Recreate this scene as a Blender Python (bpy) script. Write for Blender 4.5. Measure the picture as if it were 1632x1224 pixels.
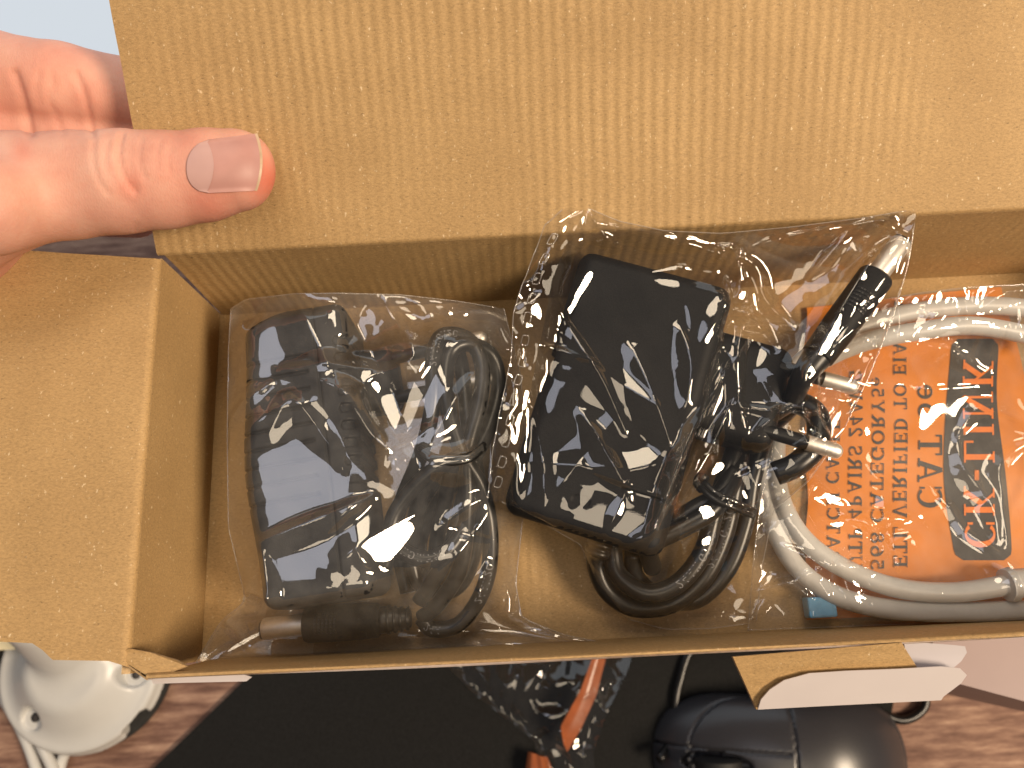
import bpy, math, random
import numpy as np
from mathutils import Vector, Matrix
from mathutils.bvhtree import BVHTree

random.seed(7)
RNG = np.random.default_rng(11)
S = 0.001                                     # the scene is authored in millimetres
for o in list(bpy.data.objects):
    bpy.data.objects.remove(o)
SC = bpy.context.scene
COL = SC.collection

# ------------------------------------------------------------------ camera
F = 1240.0                                    # focal length in photo pixels (1632 wide)
CAM = np.array([97., 13., 245.])
TILT, ROLL = math.radians(15.6), math.radians(-3.0)
_ct, _st, _cr, _sr = math.cos(TILT), math.sin(TILT), math.cos(ROLL), math.sin(ROLL)
RM = np.array([[1, 0, 0], [0, _ct, -_st], [0, _st, _ct]]) @ np.array([[_cr, -_sr, 0], [_sr, _cr, 0], [0, 0, 1.]])
cd = bpy.data.cameras.new('camera')
cam = bpy.data.objects.new('camera', cd)
COL.objects.link(cam)
cam.matrix_world = Matrix.Translation(Vector(CAM * S)) @ Matrix(RM.tolist()).to_4x4()
cd.sensor_width = 36.0
cd.lens = 36.0 * F / 1632.0
cd.clip_start = 0.005
cd.clip_end = 20.0
cd.dof.use_dof = True
cd.dof.focus_distance = 0.208
cd.dof.aperture_fstop = 14.0
SC.camera = cam

# ------------------------------------------------------------------ world and lamps
W = bpy.data.worlds.new('World')
SC.world = W
W.use_nodes = True
bg = W.node_tree.nodes['Background']
bg.inputs['Color'].default_value = (0.80, 0.78, 0.86, 1)
bg.inputs['Strength'].default_value = 0.07

def lamp(name, loc, target, size, power, color, shape='DISK'):
    ld = bpy.data.lights.new(name, 'AREA')
    ld.shape = shape
    ld.size = size * S
    ld.energy = power
    ld.color = color
    o = bpy.data.objects.new(name, ld)
    COL.objects.link(o)
    o.location = Vector(loc) * S
    o.rotation_euler = (Vector(target) - Vector(loc)).to_track_quat('-Z', 'Y').to_euler()
    return o
lamp('ceiling_lamp', (960, -280, 900), (110, 60, 20), 400, 19.5, (1.0, 0.80, 0.58))
lamp('ceiling_lamp', (40, -300, 1400), (60, 60, 20), 560, 3.0, (1.0, 0.82, 0.60))
lamp('ceiling_lamp', (140, 800, 1300), (60, 60, 20), 560, 6.0, (1.0, 0.82, 0.60))
lamp('cool_ceiling_panel', (-400, 420, 1500), (60, 60, 20), 620, 2.6, (0.86, 0.88, 1.0), 'SQUARE')

SC.view_settings.view_transform = 'Standard'
SC.view_settings.look = 'None'
SC.view_settings.exposure = 0.12
SC.view_settings.gamma = 1.0
SC.cycles.use_denoising = True
SC.cycles.transparent_max_bounces = 20
SC.cycles.max_bounces = 6
SC.cycles.diffuse_bounces = 3
SC.cycles.glossy_bounces = 3
SC.cycles.caustics_reflective = False
SC.cycles.caustics_refractive = False
SC.cycles.sample_clamp_indirect = 6.0

def ray(px, py):
    return RM @ np.array([(px - 816) / F, -(py - 612) / F, -1.])
def U(px, py, z):
    d = ray(px, py)
    return CAM + d * (z - CAM[2]) / d[2]
def UL(lst):
    return [U(*p) for p in lst]
def CP(px, py, dep):
    return np.array([(px - 816) / F * dep, -(py - 612) / F * dep, -dep])   # camera space
def cam2world(p):
    return np.asarray(p) @ RM.T + CAM

# ------------------------------------------------------------------ object helpers
OFF = {}
def thing(name, label, cat, loc=(0, 0, 0), group=None):
    o = bpy.data.objects.new(name, None)
    COL.objects.link(o)
    o.location = Vector(loc) * S
    o.empty_display_size = 0.01
    OFF[o.name] = np.array(loc, float)
    tag(o, label, cat, group)
    return o
def tag(o, label, cat=None, group=None, kind=None):
    o['label'] = label
    if cat: o['category'] = cat
    if group: o['group'] = group
    if kind: o['kind'] = kind
def mesh_obj(name, verts, faces, mat, parent=None, smooth=False, mats=None, midx=None):
    v = np.asarray(verts, float)
    off = OFF[parent.name] if parent is not None else np.zeros(3)
    me = bpy.data.meshes.new(name)
    me.from_pydata(((v - off) * S).tolist(), [], [list(map(int, f)) for f in faces])
    for m in (mats or [mat]):
        me.materials.append(m)
    if midx is not None:
        me.polygons.foreach_set('material_index', list(midx))
    me.polygons.foreach_set('use_smooth', [bool(smooth)] * len(me.polygons))
    me.update()
    o = bpy.data.objects.new(name, me)
    COL.objects.link(o)
    if parent is not None:
        o.parent = parent
    OFF[o.name] = off
    return o
class MB:
    def __init__(s): s.v = []; s.f = []; s.m = []
    def add(s, v, f, m=0):
        b = len(s.v); s.v += [tuple(p) for p in v]; s.f += [[i + b for i in q] for q in f]; s.m += [m] * len(f)
        return s
    def build(s, name, mat, parent=None, smooth=False, mats=None):
        return mesh_obj(name, s.v, s.f, mat, parent, smooth, mats, s.m if mats else None)
def sharp(o, ang=40):
    o.data.set_sharp_from_angle(angle=math.radians(ang))

def catmull(pts, step):
    P = np.asarray(pts, float)
    P = np.vstack([2 * P[0] - P[1], P, 2 * P[-1] - P[-2]])
    out = []
    for i in range(1, len(P) - 2):
        n = max(2, int(np.linalg.norm(P[i + 1] - P[i]) / step))
        t = np.linspace(0, 1, n, endpoint=False)[:, None]
        a, b, c, d = P[i - 1], P[i], P[i + 1], P[i + 2]
        out.append(.5 * (2 * b + (c - a) * t + (2 * a - 5 * b + 4 * c - d) * t ** 2 + (3 * b - a - 3 * c + d) * t ** 3))
    out.append(P[-2][None])
    return np.vstack(out)
def frames(path):
    T = np.gradient(path, axis=0); T /= np.linalg.norm(T, axis=1)[:, None] + 1e-9
    N = np.zeros_like(T)
    up = np.array([0, 0, 1.]) if abs(T[0][2]) < .9 else np.array([1., 0, 0])
    n = up - T[0] * (up @ T[0]); n /= np.linalg.norm(n)
    for i in range(len(T)):
        n = n - T[i] * (n @ T[i]); n /= np.linalg.norm(n) + 1e-9; N[i] = n
    return T, N, np.cross(T, N)
def tube(mb, pts, r, seg=14, step=1.2, smooth_path=True, caps=True, m=0):
    path = catmull(pts, step) if smooth_path else np.asarray(pts, float)
    T, N, B = frames(path)
    n = len(path)
    R = np.interp(np.linspace(0, 1, n), np.linspace(0, 1, len(r)), r) if np.ndim(r) else np.full(n, float(r))
    a = np.linspace(0, 2 * np.pi, seg, endpoint=False)
    v = path[:, None] + R[:, None, None] * (np.cos(a)[None, :, None] * N[:, None] + np.sin(a)[None, :, None] * B[:, None])
    v = v.reshape(-1, 3)
    f = [[i * seg + j, i * seg + (j + 1) % seg, (i + 1) * seg + (j + 1) % seg, (i + 1) * seg + j] for i in range(n - 1) for j in range(seg)]
    if caps:
        f.append(list(range(seg))[::-1]); f.append([(n - 1) * seg + j for j in range(seg)])
    mb.add(v, f, m)
    return path
def lathe(axis0, axis1, prof, seg=32):
    """prof: list of (t along axis in mm, radius); closed round body"""
    a0, a1 = np.asarray(axis0, float), np.asarray(axis1, float)
    T = (a1 - a0) / np.linalg.norm(a1 - a0)
    up = np.array([0, 0, 1.]) if abs(T[2]) < .9 else np.array([1., 0, 0])
    N = up - T * (up @ T); N /= np.linalg.norm(N); B = np.cross(T, N)
    a = np.linspace(0, 2 * np.pi, seg, endpoint=False)
    v = []; f = []
    for t, r in prof:
        v += list(a0 + T * t + r * (np.cos(a)[:, None] * N + np.sin(a)[:, None] * B))
    for i in range(len(prof) - 1):
        f += [[i * seg + j, i * seg + (j + 1) % seg, (i + 1) * seg + (j + 1) % seg, (i + 1) * seg + j] for j in range(seg)]
    f.append(list(range(seg))[::-1]); f.append([(len(prof) - 1) * seg + j for j in range(seg)])
    return v, f

# ------------------------------------------------------------------ signed distance modelling
def surface_nets(fn, lo, hi, h, newton=2):
    lo = np.array(lo, float); hi = np.array(hi, float)
    n = np.ceil((hi - lo) / h).astype(int) + 1
    ax = [lo[k] + h * np.arange(n[k]) for k in range(3)]
    G = np.stack(np.meshgrid(*ax, indexing='ij'), -1).reshape(-1, 3)
    K = 5                                          # coarse pass first: only blocks near the surface get sampled finely
    bi = [np.minimum(np.arange(n[k]) // K, (n[k] - 1) // K) for k in range(3)]
    nb = [b[-1] + 1 for b in bi]
    cx = np.stack(np.meshgrid(*[lo[k] + h * (np.arange(nb[k]) * K + (K - 1) / 2) for k in range(3)], indexing='ij'), -1).reshape(-1, 3)
    vc = fn(cx).reshape(nb)
    V = vc[np.ix_(*bi)].astype(np.float32).ravel()
    near = np.flatnonzero(np.abs(V) < h * K * 1.9)
    for s in range(0, len(near), 400000):
        V[near[s:s + 400000]] = fn(G[near[s:s + 400000]])
    V = V.reshape(n)
    ins = V < 0
    c = [ins[i:n[0] - 1 + i, j:n[1] - 1 + j, k:n[2] - 1 + k] for i in (0, 1) for j in (0, 1) for k in (0, 1)]
    s = sum(x.astype(np.int8) for x in c)
    mask = (s > 0) & (s < 8)
    cells = np.argwhere(mask)
    idx = -np.ones(mask.shape, int); idx[mask] = np.arange(len(cells))
    acc = np.zeros((len(cells), 3)); cnt = np.zeros(len(cells))
    co = [(i, j, k) for i in (0, 1) for j in (0, 1) for k in (0, 1)]
    for p in range(8):
        for q in range(p + 1, 8):
            d = np.array(co[q]) - np.array(co[p])
            if np.abs(d).sum() != 1: continue
            va = V[tuple((cells + co[p]).T)]; vb = V[tuple((cells + co[q]).T)]
            x = (va < 0) != (vb < 0)
            t = np.where(x, va / np.where(x, va - vb, 1), 0)
            acc += np.where(x[:, None], np.array(co[p]) + t[:, None] * d, 0); cnt += x
    P = lo + h * (cells + acc / cnt[:, None])
    faces = []
    for a in range(3):
        b, c2 = (a + 1) % 3, (a + 2) % 3
        sl0 = [slice(None)] * 3; sl1 = [slice(None)] * 3
        sl0[a] = slice(0, n[a] - 1); sl1[a] = slice(1, n[a])
        A = ins[tuple(sl0)]; Bv = ins[tuple(sl1)]
        e = np.argwhere(A != Bv)
        e = e[(e[:, b] > 0) & (e[:, c2] > 0) & (e[:, b] < n[b] - 1) & (e[:, c2] < n[c2] - 1)]
        flip = ~A[tuple(e.T)]
        def cell(db, dc):
            q = e.copy(); q[:, b] -= db; q[:, c2] -= dc
            return idx[tuple(q.T)]
        q = np.stack([cell(1, 1), cell(0, 1), cell(0, 0), cell(1, 0)], 1)
        q[flip] = q[flip][:, ::-1]
        faces.append(q)
    faces = np.vstack(faces)
    for _ in range(newton):
        e = h * .3; f0 = fn(P)
        g = np.stack([fn(P + np.eye(3)[k] * e) - fn(P - np.eye(3)[k] * e) for k in range(3)], 1) / (2 * e)
        g2 = (g * g).sum(1) + 1e-6
        stp = -(f0 / g2)[:, None] * g
        l = np.linalg.norm(stp, axis=1)[:, None]
        P = P + stp * np.minimum(1, .4 * h / (l + 1e-9))
    return P, faces
def sd_box(p, c, half, r):
    q = np.abs(p - np.array(c)) - (np.array(half) - r)
    return np.linalg.norm(np.maximum(q, 0), axis=1) + np.minimum(q.max(1), 0) - r
def sd_cone(p, a, b, ra, rb):
    a = np.asarray(a, float); b = np.asarray(b, float); ab = b - a
    t = np.clip(((p - a) @ ab) / (ab @ ab), 0, 1)
    return np.linalg.norm(p - a - t[:, None] * ab, axis=1) - (ra + (rb - ra) * t)
def sd_ell(p, c, r):
    r = np.array(r, float); q = (p - np.array(c)) / r
    k0 = np.linalg.norm(q, axis=1); k1 = np.linalg.norm(q / r, axis=1)
    return k0 * (k0 - 1) / (k1 + 1e-9)
def smin(a, b, k):
    h = np.clip(.5 + .5 * (b - a) / k, 0, 1)
    return b + (a - b) * h - k * h * (1 - h)
def smax(a, b, k):
    return -smin(-a, -b, k)

# ------------------------------------------------------------------ materials
def new_mat(name):
    m = bpy.data.materials.new(name); m.use_nodes = True
    nt = m.node_tree
    return m, nt, nt.nodes['Principled BSDF']
def N(nt, t, **kw):
    n = nt.nodes.new(t)
    for k, v in kw.items():
        if hasattr(n, k) and not k.startswith('i_'): setattr(n, k, v)
    return n
def L(nt, a, b): nt.links.new(a, b)
def coords(nt, scale=(1, 1, 1), rot=(0, 0, 0)):
    tc = N(nt, 'ShaderNodeTexCoord'); mp = N(nt, 'ShaderNodeMapping')
    mp.inputs['Scale'].default_value = scale; mp.inputs['Rotation'].default_value = rot
    L(nt, tc.outputs['Object'], mp.inputs['Vector'])
    return mp.outputs['Vector']
def noise(nt, vec, scale, detail=3, rough=.55):
    n = N(nt, 'ShaderNodeTexNoise'); n.inputs['Scale'].default_value = scale
    n.inputs['Detail'].default_value = detail; n.inputs['Roughness'].default_value = rough
    L(nt, vec, n.inputs['Vector']); return n.outputs['Fac']
def ramp(nt, fac, stops):
    r = N(nt, 'ShaderNodeValToRGB'); e = r.color_ramp.elements
    e[0].position, e[0].color = stops[0][0], (*stops[0][1], 1)
    e[1].position, e[1].color = stops[-1][0], (*stops[-1][1], 1)
    for p, c in stops[1:-1]:
        x = e.new(p); x.color = (*c, 1)
    L(nt, fac, r.inputs['Fac']); return r.outputs['Color']
def mixc(nt, a, b, fac, mode='MIX'):
    m = N(nt, 'ShaderNodeMix', data_type='RGBA', blend_type=mode)
    for s, v in ((m.inputs[6], a), (m.inputs[7], b), (m.inputs[0], fac)):
        if hasattr(v, 'node'): L(nt, v, s)
        elif isinstance(v, (int, float)): s.default_value = v
        else: s.default_value = (*v, 1)
    return m.outputs[2]
def math_(nt, op, a, b=0.0):
    m = N(nt, 'ShaderNodeMath', operation=op)
    for s, v in ((m.inputs[0], a), (m.inputs[1], b)):
        if hasattr(v, 'node'): L(nt, v, s)
        else: s.default_value = v
    return m.outputs[0]
def bump(nt, bs, h, strength, dist):
    b = N(nt, 'ShaderNodeBump'); b.inputs['Strength'].default_value = strength; b.inputs['Distance'].default_value = dist
    L(nt, h, b.inputs['Height']); L(nt, b.outputs['Normal'], bs.inputs['Normal'])
    return b

def mat_card(name, base, flute, tone=1.0, ridge=.40):
    """kraft board: fibres, dark and pale specks, faint flute ridges along the given axis"""
    m, nt, bs = new_mat(name)
    v = coords(nt)
    vs = coords(nt, (1, 2.2, 1.4), (0.2, 0.3, 0.6))
    b = np.array(base) * tone
    fib = noise(nt, vs, 1000, 6, .78)
    big = noise(nt, v, 28, 3, .5)
    col = ramp(nt, fib, [(.28, b * .66), (.5, b), (.73, b * 1.27)])
    col = mixc(nt, col, ramp(nt, big, [(.3, (.90, .87, .82)), (.7, (1.07, 1.06, 1.04))]), 1.0, 'MULTIPLY')
    sp = noise(nt, vs, 900, 3, .5)
    col = mixc(nt, col, b * .33, ramp(nt, sp, [(.66, (0, 0, 0)), (.74, (.7, .7, .7))]))
    sp2 = noise(nt, coords(nt, (1.6, 1, 1), (0.5, 0.1, -0.4)), 700, 2, .5)
    col = mixc(nt, col, (.78, .62, .40), ramp(nt, sp2, [(.68, (0, 0, 0)), (.76, (.7, .7, .7))]))
    L(nt, col, bs.inputs['Base Color'])
    bs.inputs['Roughness'].default_value = .62
    bs.inputs['Specular IOR Level'].default_value = .35
    wv = N(nt, 'ShaderNodeTexWave', wave_type='BANDS', bands_direction=flute)
    wv.inputs['Scale'].default_value = 95; wv.inputs['Distortion'].default_value = 1.2
    wv.inputs['Detail'].default_value = 2; wv.inputs['Detail Scale'].default_value = .6
    L(nt, v, wv.inputs['Vector'])
    hgt = math_(nt, 'ADD', math_(nt, 'MULTIPLY', wv.outputs['Fac'], math_(nt, 'MULTIPLY', ramp(nt, noise(nt, v, 14, 3), [(.40, (.05, .05, .05)), (.62, (1.7, 1.7, 1.7))]), ridge)), math_(nt, 'MULTIPLY', fib, .42))
    bump(nt, bs, hgt, .62, .0005)
    return m
KRAFT = (0.440, 0.290, 0.134)
M = {}
M['card_lid'] = mat_card('kraft_board_lid', KRAFT, 'X')
M['card_x'] = mat_card('kraft_board_wall', KRAFT, 'X', 1.0, .25)
M['card_y'] = mat_card('kraft_board_flap', KRAFT, 'Y', 1.04, .2)

def mat_simple(name, col, rough=.5, metal=0, spec=.5, nscale=0, nstr=0, ndist=.0002, var=0, coat=0):
    m, nt, bs = new_mat(name)
    bs.inputs['Roughness'].default_value = rough; bs.inputs['Metallic'].default_value = metal
    bs.inputs['Specular IOR Level'].default_value = spec
    bs.inputs['Coat Weight'].default_value = coat
    c = np.array(col)
    if nscale:
        n = noise(nt, coords(nt), nscale, 3)
        L(nt, ramp(nt, n, [(.3, c * (1 - var)), (.7, c * (1 + var))]), bs.inputs['Base Color'])
        if nstr: bump(nt, bs, n, nstr, ndist)
    else:
        bs.inputs['Base Color'].default_value = (*col, 1)
    return m
M['white_print'] = mat_simple('white_coated_print', (.62, .57, .57), .35, nscale=40, var=.03)
M['grey_print'] = mat_simple('greyish_coated_board', (.40, .37, .40), .45, nscale=40, var=.04)
M['pink_print'] = mat_simple('pinkish_coated_board', (.29, .205, .20), .5, nscale=40, var=.04)
M['strip'] = mat_simple('rusty_orange_film', (.30, .085, .03), .3, nscale=80, nstr=.2, ndist=.001, var=.25)
M['card_edge'] = mat_simple('kraft_cut_edge', (.50, .35, .19), .8, nscale=900, nstr=.6, ndist=.0004, var=.35)
M['flute'] = mat_simple('flute_paper', (.36, .24, .12), .8, nscale=700, var=.2)
M['black_plastic'] = mat_simple('textured_black_plastic', (.008, .008, .0085), .55, spec=.20, nscale=2600, nstr=.55, ndist=.00012, var=.35)
M['charcoal_plastic'] = mat_simple('textured_charcoal_plastic', (.013, .013, .0145), .5, spec=.3, nscale=2600, nstr=.55, ndist=.00012, var=.35)
M['black_smooth'] = mat_simple('smooth_black_plastic', (.009, .009, .0095), .36, nscale=900, nstr=.1, var=.2)
M['cable_black'] = mat_simple('black_cable_rubber', (.009, .009, .0095), .32, nscale=300, nstr=.05, var=.2)
M['tie'] = mat_simple('black_twist_tie', (.012, .012, .012), .35, nscale=500, nstr=.2, var=.2)
M['metal'] = mat_simple('nickel_plated_metal', (.86, .82, .76), .48, metal=1, nscale=900, nstr=.04, var=.06)
M['cable_print'] = mat_simple('pale_cable_print', (.20, .20, .21), .6, nscale=2500, var=.4)
M['cable_white'] = mat_simple('pale_grey_cable', (.56, .55, .53), .38, nscale=220, nstr=.06, var=.05)
M['orange'] = mat_simple('orange_printed_film', (.72, .225, .012), .35, nscale=60, nstr=.12, ndist=.001, var=.10)
M['blue'] = mat_simple('blue_printed_film', (.16, .42, .68), .3, nscale=150, var=.25)
M['ink'] = mat_simple('black_print_ink', (.030, .026, .022), .4, nscale=500, var=.3)
M['orange_ink'] = mat_simple('orange_print_ink', (.80, .20, .02), .35, nscale=300, var=.15)
M['pad'] = mat_simple('black_mouse_pad_cloth', (.012, .012, .012), .85, spec=.2, nscale=1800, nstr=.4, ndist=.0002, var=.4)
M['mouse'] = mat_simple('matt_black_mouse_plastic', (.034, .034, .040), .33, spec=.7, nscale=2400, nstr=.12, ndist=.0001, var=.15)
M['mouse_dark'] = mat_simple('dark_mouse_trim', (.008, .008, .009), .65, nscale=800, var=.2)
M['cam_white'] = mat_simple('white_camera_plastic', (.60, .60, .585), .32, nscale=60, var=.03)
M['gasket'] = mat_simple('black_foam_gasket', (.02, .02, .02), .8, nscale=600, var=.3)
M['hole'] = mat_simple('dark_screw_hole', (.05, .045, .045), .7, nscale=300, var=.2)
M['bezel'] = mat_simple('black_monitor_bezel', (.02, .02, .022), .4, nscale=300, var=.1)
M['cream'] = mat_simple('cream_plastic', (.80, .70, .45), .5, nscale=100, var=.08)

def mat_film(name, haze=.03, f0=.085, rough=.03, tint=(.97, .965, .955), bscale=60, bstr=.02):
    m, nt, bs = new_mat(name)
    nt.nodes.remove(bs)
    out = nt.nodes['Material Output']
    tr = N(nt, 'ShaderNodeBsdfTransparent'); tr.inputs['Color'].default_value = (*tint, 1)
    gl = N(nt, 'ShaderNodeBsdfGlossy'); gl.inputs['Roughness'].default_value = rough
    gl.inputs['Color'].default_value = (1, 1, 1, 1)
    df = N(nt, 'ShaderNodeBsdfDiffuse'); df.inputs['Color'].default_value = (.80, .79, .77, 1)
    n = noise(nt, coords(nt), bscale, 3, .6)
    b = N(nt, 'ShaderNodeBump'); b.inputs['Strength'].default_value = bstr; b.inputs['Distance'].default_value = .001
    L(nt, n, b.inputs['Height']); L(nt, b.outputs['Normal'], gl.inputs['Normal'])
    lw = N(nt, 'ShaderNodeLayerWeight'); lw.inputs['Blend'].default_value = .5
    f = math_(nt, 'ADD', math_(nt, 'MULTIPLY', math_(nt, 'POWER', lw.outputs['Facing'], 4.0), 1 - f0), f0)
    m1 = N(nt, 'ShaderNodeMixShader'); m2 = N(nt, 'ShaderNodeMixShader')
    hz = math_(nt, 'MULTIPLY', ramp(nt, noise(nt, coords(nt), 90, 4, .65), [(.3, (.4, .4, .4)), (.7, (1.6, 1.6, 1.6))]), haze)
    L(nt, hz, m1.inputs[0]); L(nt, tr.outputs[0], m1.inputs[1]); L(nt, df.outputs[0], m1.inputs[2])
    L(nt, f, m2.inputs[0]); L(nt, m1.outputs[0], m2.inputs[1]); L(nt, gl.outputs[0], m2.inputs[2])
    L(nt, m2.outputs[0], out.inputs['Surface'])
    return m
M['film_soft'] = mat_film('hazy_polythene_film', .050, .11, .025)
M['film_crisp'] = mat_film('crisp_clear_film', .007, .085, .014, bscale=60, bstr=.02)
M['film_mid'] = mat_film('slightly_cloudy_film', .065, .09, .045)
M['film_seam'] = mat_film('heat_sealed_film_edge', .14, .14, .06)

def mat_skin():
    m, nt, bs = new_mat('skin')
    v = coords(nt)
    n1 = noise(nt, v, 60, 4, .6); n2 = noise(nt, v, 900, 3, .6)
    col = ramp(nt, n1, [(.30, (.58, .27, .205)), (.52, (.67, .35, .265)), (.72, (.72, .42, .325))])
    col = mixc(nt, col, (.70, .34, .25), math_(nt, 'MULTIPLY', n2, .35))
    at = N(nt, 'ShaderNodeAttribute'); at.attribute_name = 'flush'
    col = mixc(nt, col, (.62, .13, .075), at.outputs['Fac'])
    L(nt, col, bs.inputs['Base Color'])
    bs.inputs['Roughness'].default_value = .56
    bs.inputs['Specular IOR Level'].default_value = .35
    bs.inputs['Subsurface Weight'].default_value = .18
    bs.inputs['Subsurface Radius'].default_value = (1.0, .35, .2)
    bs.inputs['Subsurface Scale'].default_value = .0025
    vo = N(nt, 'ShaderNodeTexVoronoi'); vo.inputs['Scale'].default_value = 1300
    L(nt, coords(nt, (1.8, .8, 1), (0, 0, .5)), vo.inputs['Vector'])
    h = math_(nt, 'ADD', math_(nt, 'MULTIPLY', vo.outputs['Distance'], .6), math_(nt, 'MULTIPLY', n2, .7))
    bump(nt, bs, h, .32, .00022)
    return m
M['skin'] = mat_skin()
M['nail'] = mat_simple('fingernail', (.46, .235, .205), .48, nscale=120, nstr=.06, var=.08)
M['nail_moon'] = mat_simple('fingernail_moon', (.50, .30, .275), .48, nscale=120, var=.04)
M['nail_edge'] = mat_simple('fingernail_free_edge', (.50, .36, .24), .45, nscale=400, var=.12)

def mat_wood():
    m, nt, bs = new_mat('reddish_wood_grain'); bs.inputs['Specular IOR Level'].default_value = .10
    v = coords(nt, (1, 7, 1), (0, 0, .06))
    n1 = noise(nt, v, 34, 6, .70); n2 = noise(nt, coords(nt, (1, 3, 1)), 60, 4, .6)
    col = ramp(nt, n1, [(.32, (.070, .036, .032)), (.45, (.18, .098, .078)), (.58, (.34, .21, .155)), (.72, (.56, .38, .28))])
    col = mixc(nt, col, (.40, .25, .17), math_(nt, 'MULTIPLY', n2, .30))
    L(nt, col, bs.inputs['Base Color']); bs.inputs['Roughness'].default_value = .6
    bump(nt, bs, n1, .15, .0005)
    return m
M['wood'] = mat_wood()
def mat_screen():
    m, nt, bs = new_mat('lit_monitor_screen')
    bs.inputs['Base Color'].default_value = (.02, .02, .02, 1)
    bs.inputs['Emission Color'].default_value = (.86, .93, 1.0, 1)
    bs.inputs['Emission Strength'].default_value = .70
    return m
M['screen'] = mat_screen()

# ================================================================== setting: desk
TZ = -165.0
v = [(-900, -500, TZ), (1000, -500, TZ), (1000, 700, TZ), (-900, 700, TZ)]
dk = mesh_obj('desk_top', v + [(x, y, z - 25) for x, y, z in v], [[0, 1, 2, 3], [7, 6, 5, 4], [0, 4, 5, 1], [1, 5, 6, 2], [2, 6, 7, 3], [3, 7, 4, 0]], M['wood'])
tag(dk, 'reddish brown wood grain desk top', kind='structure')

# mouse pad: a thin cloth sheet with a slanted left edge
def slab(name, outline, z0, z1, mat, parent=None, mats=None, bottom=0, side=0, top=0):
    n = len(outline)
    v = [(x, y, z1) for x, y in outline] + [(x, y, z0) for x, y in outline]
    f = [list(range(n)), list(range(2 * n - 1, n - 1, -1))] + [[i, i + n, (i + 1) % n + n, (i + 1) % n] for i in range(n)]
    return mesh_obj(name, v, f, mat, parent, False, mats, [top, bottom] + [side] * n if mats else None)
a = U(245, 1224, TZ + 3)[:2]; b = U(388, 1085, TZ + 3)[:2]
dr = (b - a) / np.linalg.norm(b - a)
c1 = U(1330, 1224, TZ + 3)[:2]
pq = [a - dr * 90, c1 + np.array([0., -60.]), c1 + np.array([22., 50.]) + dr * 40, a + dr * 190]
pad = slab('mouse_pad', pq, TZ + .3, TZ + 3, M['pad'])
tag(pad, 'black cloth mouse pad lying on the wooden desk', 'mouse pad')

# ================================================================== monitor behind the box
mon = thing('monitor', 'white lit computer screen behind the hand at the top left', 'monitor', (-60, 330, TZ))
MY, MZ0, MZ1 = 318.0, -148.0, 250.0
def box_mesh(mb, lo, hi, m=0):
    x0, y0, z0 = lo; x1, y1, z1 = hi
    mb.add([(x0, y0, z0), (x1, y0, z0), (x1, y1, z0), (x0, y1, z0), (x0, y0, z1), (x1, y0, z1), (x1, y1, z1), (x0, y1, z1)],
           [[3, 2, 1, 0], [4, 5, 6, 7], [0, 1, 5, 4], [1, 2, 6, 5], [2, 3, 7, 6], [3, 0, 4, 7]], m)
mb = MB(); box_mesh(mb, (-380, MY + .5, MZ0 - 12), (290, MY + 22, MZ1 + 12)); mb.build('housing', M['bezel'], mon)
mesh_obj('screen', [(-370, MY, MZ0), (280, MY, MZ0), (280, MY, MZ1), (-370, MY, MZ1)], [[0, 1, 2, 3]], M['screen'], mon)
mb = MB(); box_mesh(mb, (-80, MY + 24, TZ + 4), (-20, MY + 36, MZ0 + 60)); mb.build('stand_neck', M['bezel'], mon)
mb = MB(); box_mesh(mb, (-160, MY - 30, TZ + .2), (60, MY + 120, TZ + 4)); mb.build('stand_foot', M['bezel'], mon)

# ================================================================== open cardboard box
H, D, WX = 46.0, 112.0, 300.0
bx = thing('cardboard_box', 'open brown corrugated cardboard box with its lid folded back', 'box', (125, 56, -2.5))
def sheet(name, prof, ext, u0, u1, t, parent, mats, wav=0.0, nseg=40, ends=None, sgn=1):
    """profile polyline (2-D, inner face) swept along an axis; t = board thickness to the outer side.
    ext: function (a, b, u) -> xyz ; ends: function(i_profile_fraction)->(u0,u1)"""
    P = np.asarray(prof, float)
    T = np.gradient(P, axis=0); T /= np.linalg.norm(T, axis=1)[:, None]
    Nn = np.stack([T[:, 1], -T[:, 0]], 1) * sgn
    Q = P + Nn * t
    n = len(P); us = np.linspace(0, 1, nseg + 1)
    s = np.concatenate([[0], np.cumsum(np.linalg.norm(np.diff(P, axis=0), axis=1))]); s /= s[-1]
    V = []; 
    for side in (P, Q):
        for i in range(n):
            a0, a1 = (ends(s[i]) if ends else (u0, u1))
            for w in us:
                u = a0 + (a1 - a0) * w
                d = wav * (math.sin(u * .055 + i * .9) * .5 + math.sin(u * .021 + s[i] * 4.0)) * min(1, s[i] * 3)
                V.append(ext(side[i][0] + Nn[i][0] * d, side[i][1] + Nn[i][1] * d, u))
    m = nseg + 1; f = []; mi = []
    o = n * m
    for i in range(n - 1):
        for j in range(nseg):
            f.append([i * m + j, i * m + j + 1, (i + 1) * m + j + 1, (i + 1) * m + j]); mi.append(0)
            f.append([o + (i + 1) * m + j, o + (i + 1) * m + j + 1, o + i * m + j + 1, o + i * m + j]); mi.append(1)
        for j in (0, nseg):
            q = [i * m + j, (i + 1) * m + j, o + (i + 1) * m + j, o + i * m + j]
            f.append(q if j == 0 else q[::-1]); mi.append(2)
    for i in (0, n - 1):
        for j in range(nseg):
            q = [i * m + j + 1, i * m + j, o + i * m + j, o + i * m + j + 1]
            f.append(q if i == 0 else q[::-1]); mi.append(2)
    ob = mesh_obj(name, V, f, None, parent, True, mats, mi)
    sharp(ob, 50)
    return ob
cm = lambda k: [M[k], M['white_print'], M['card_edge']]
# floor of the box
mb = MB(); box_mesh(mb, (-.2, .2, -2.5), (WX - .2, D - .3, 0)); mb.build('bottom_panel', M['card_x'], bx)
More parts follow.
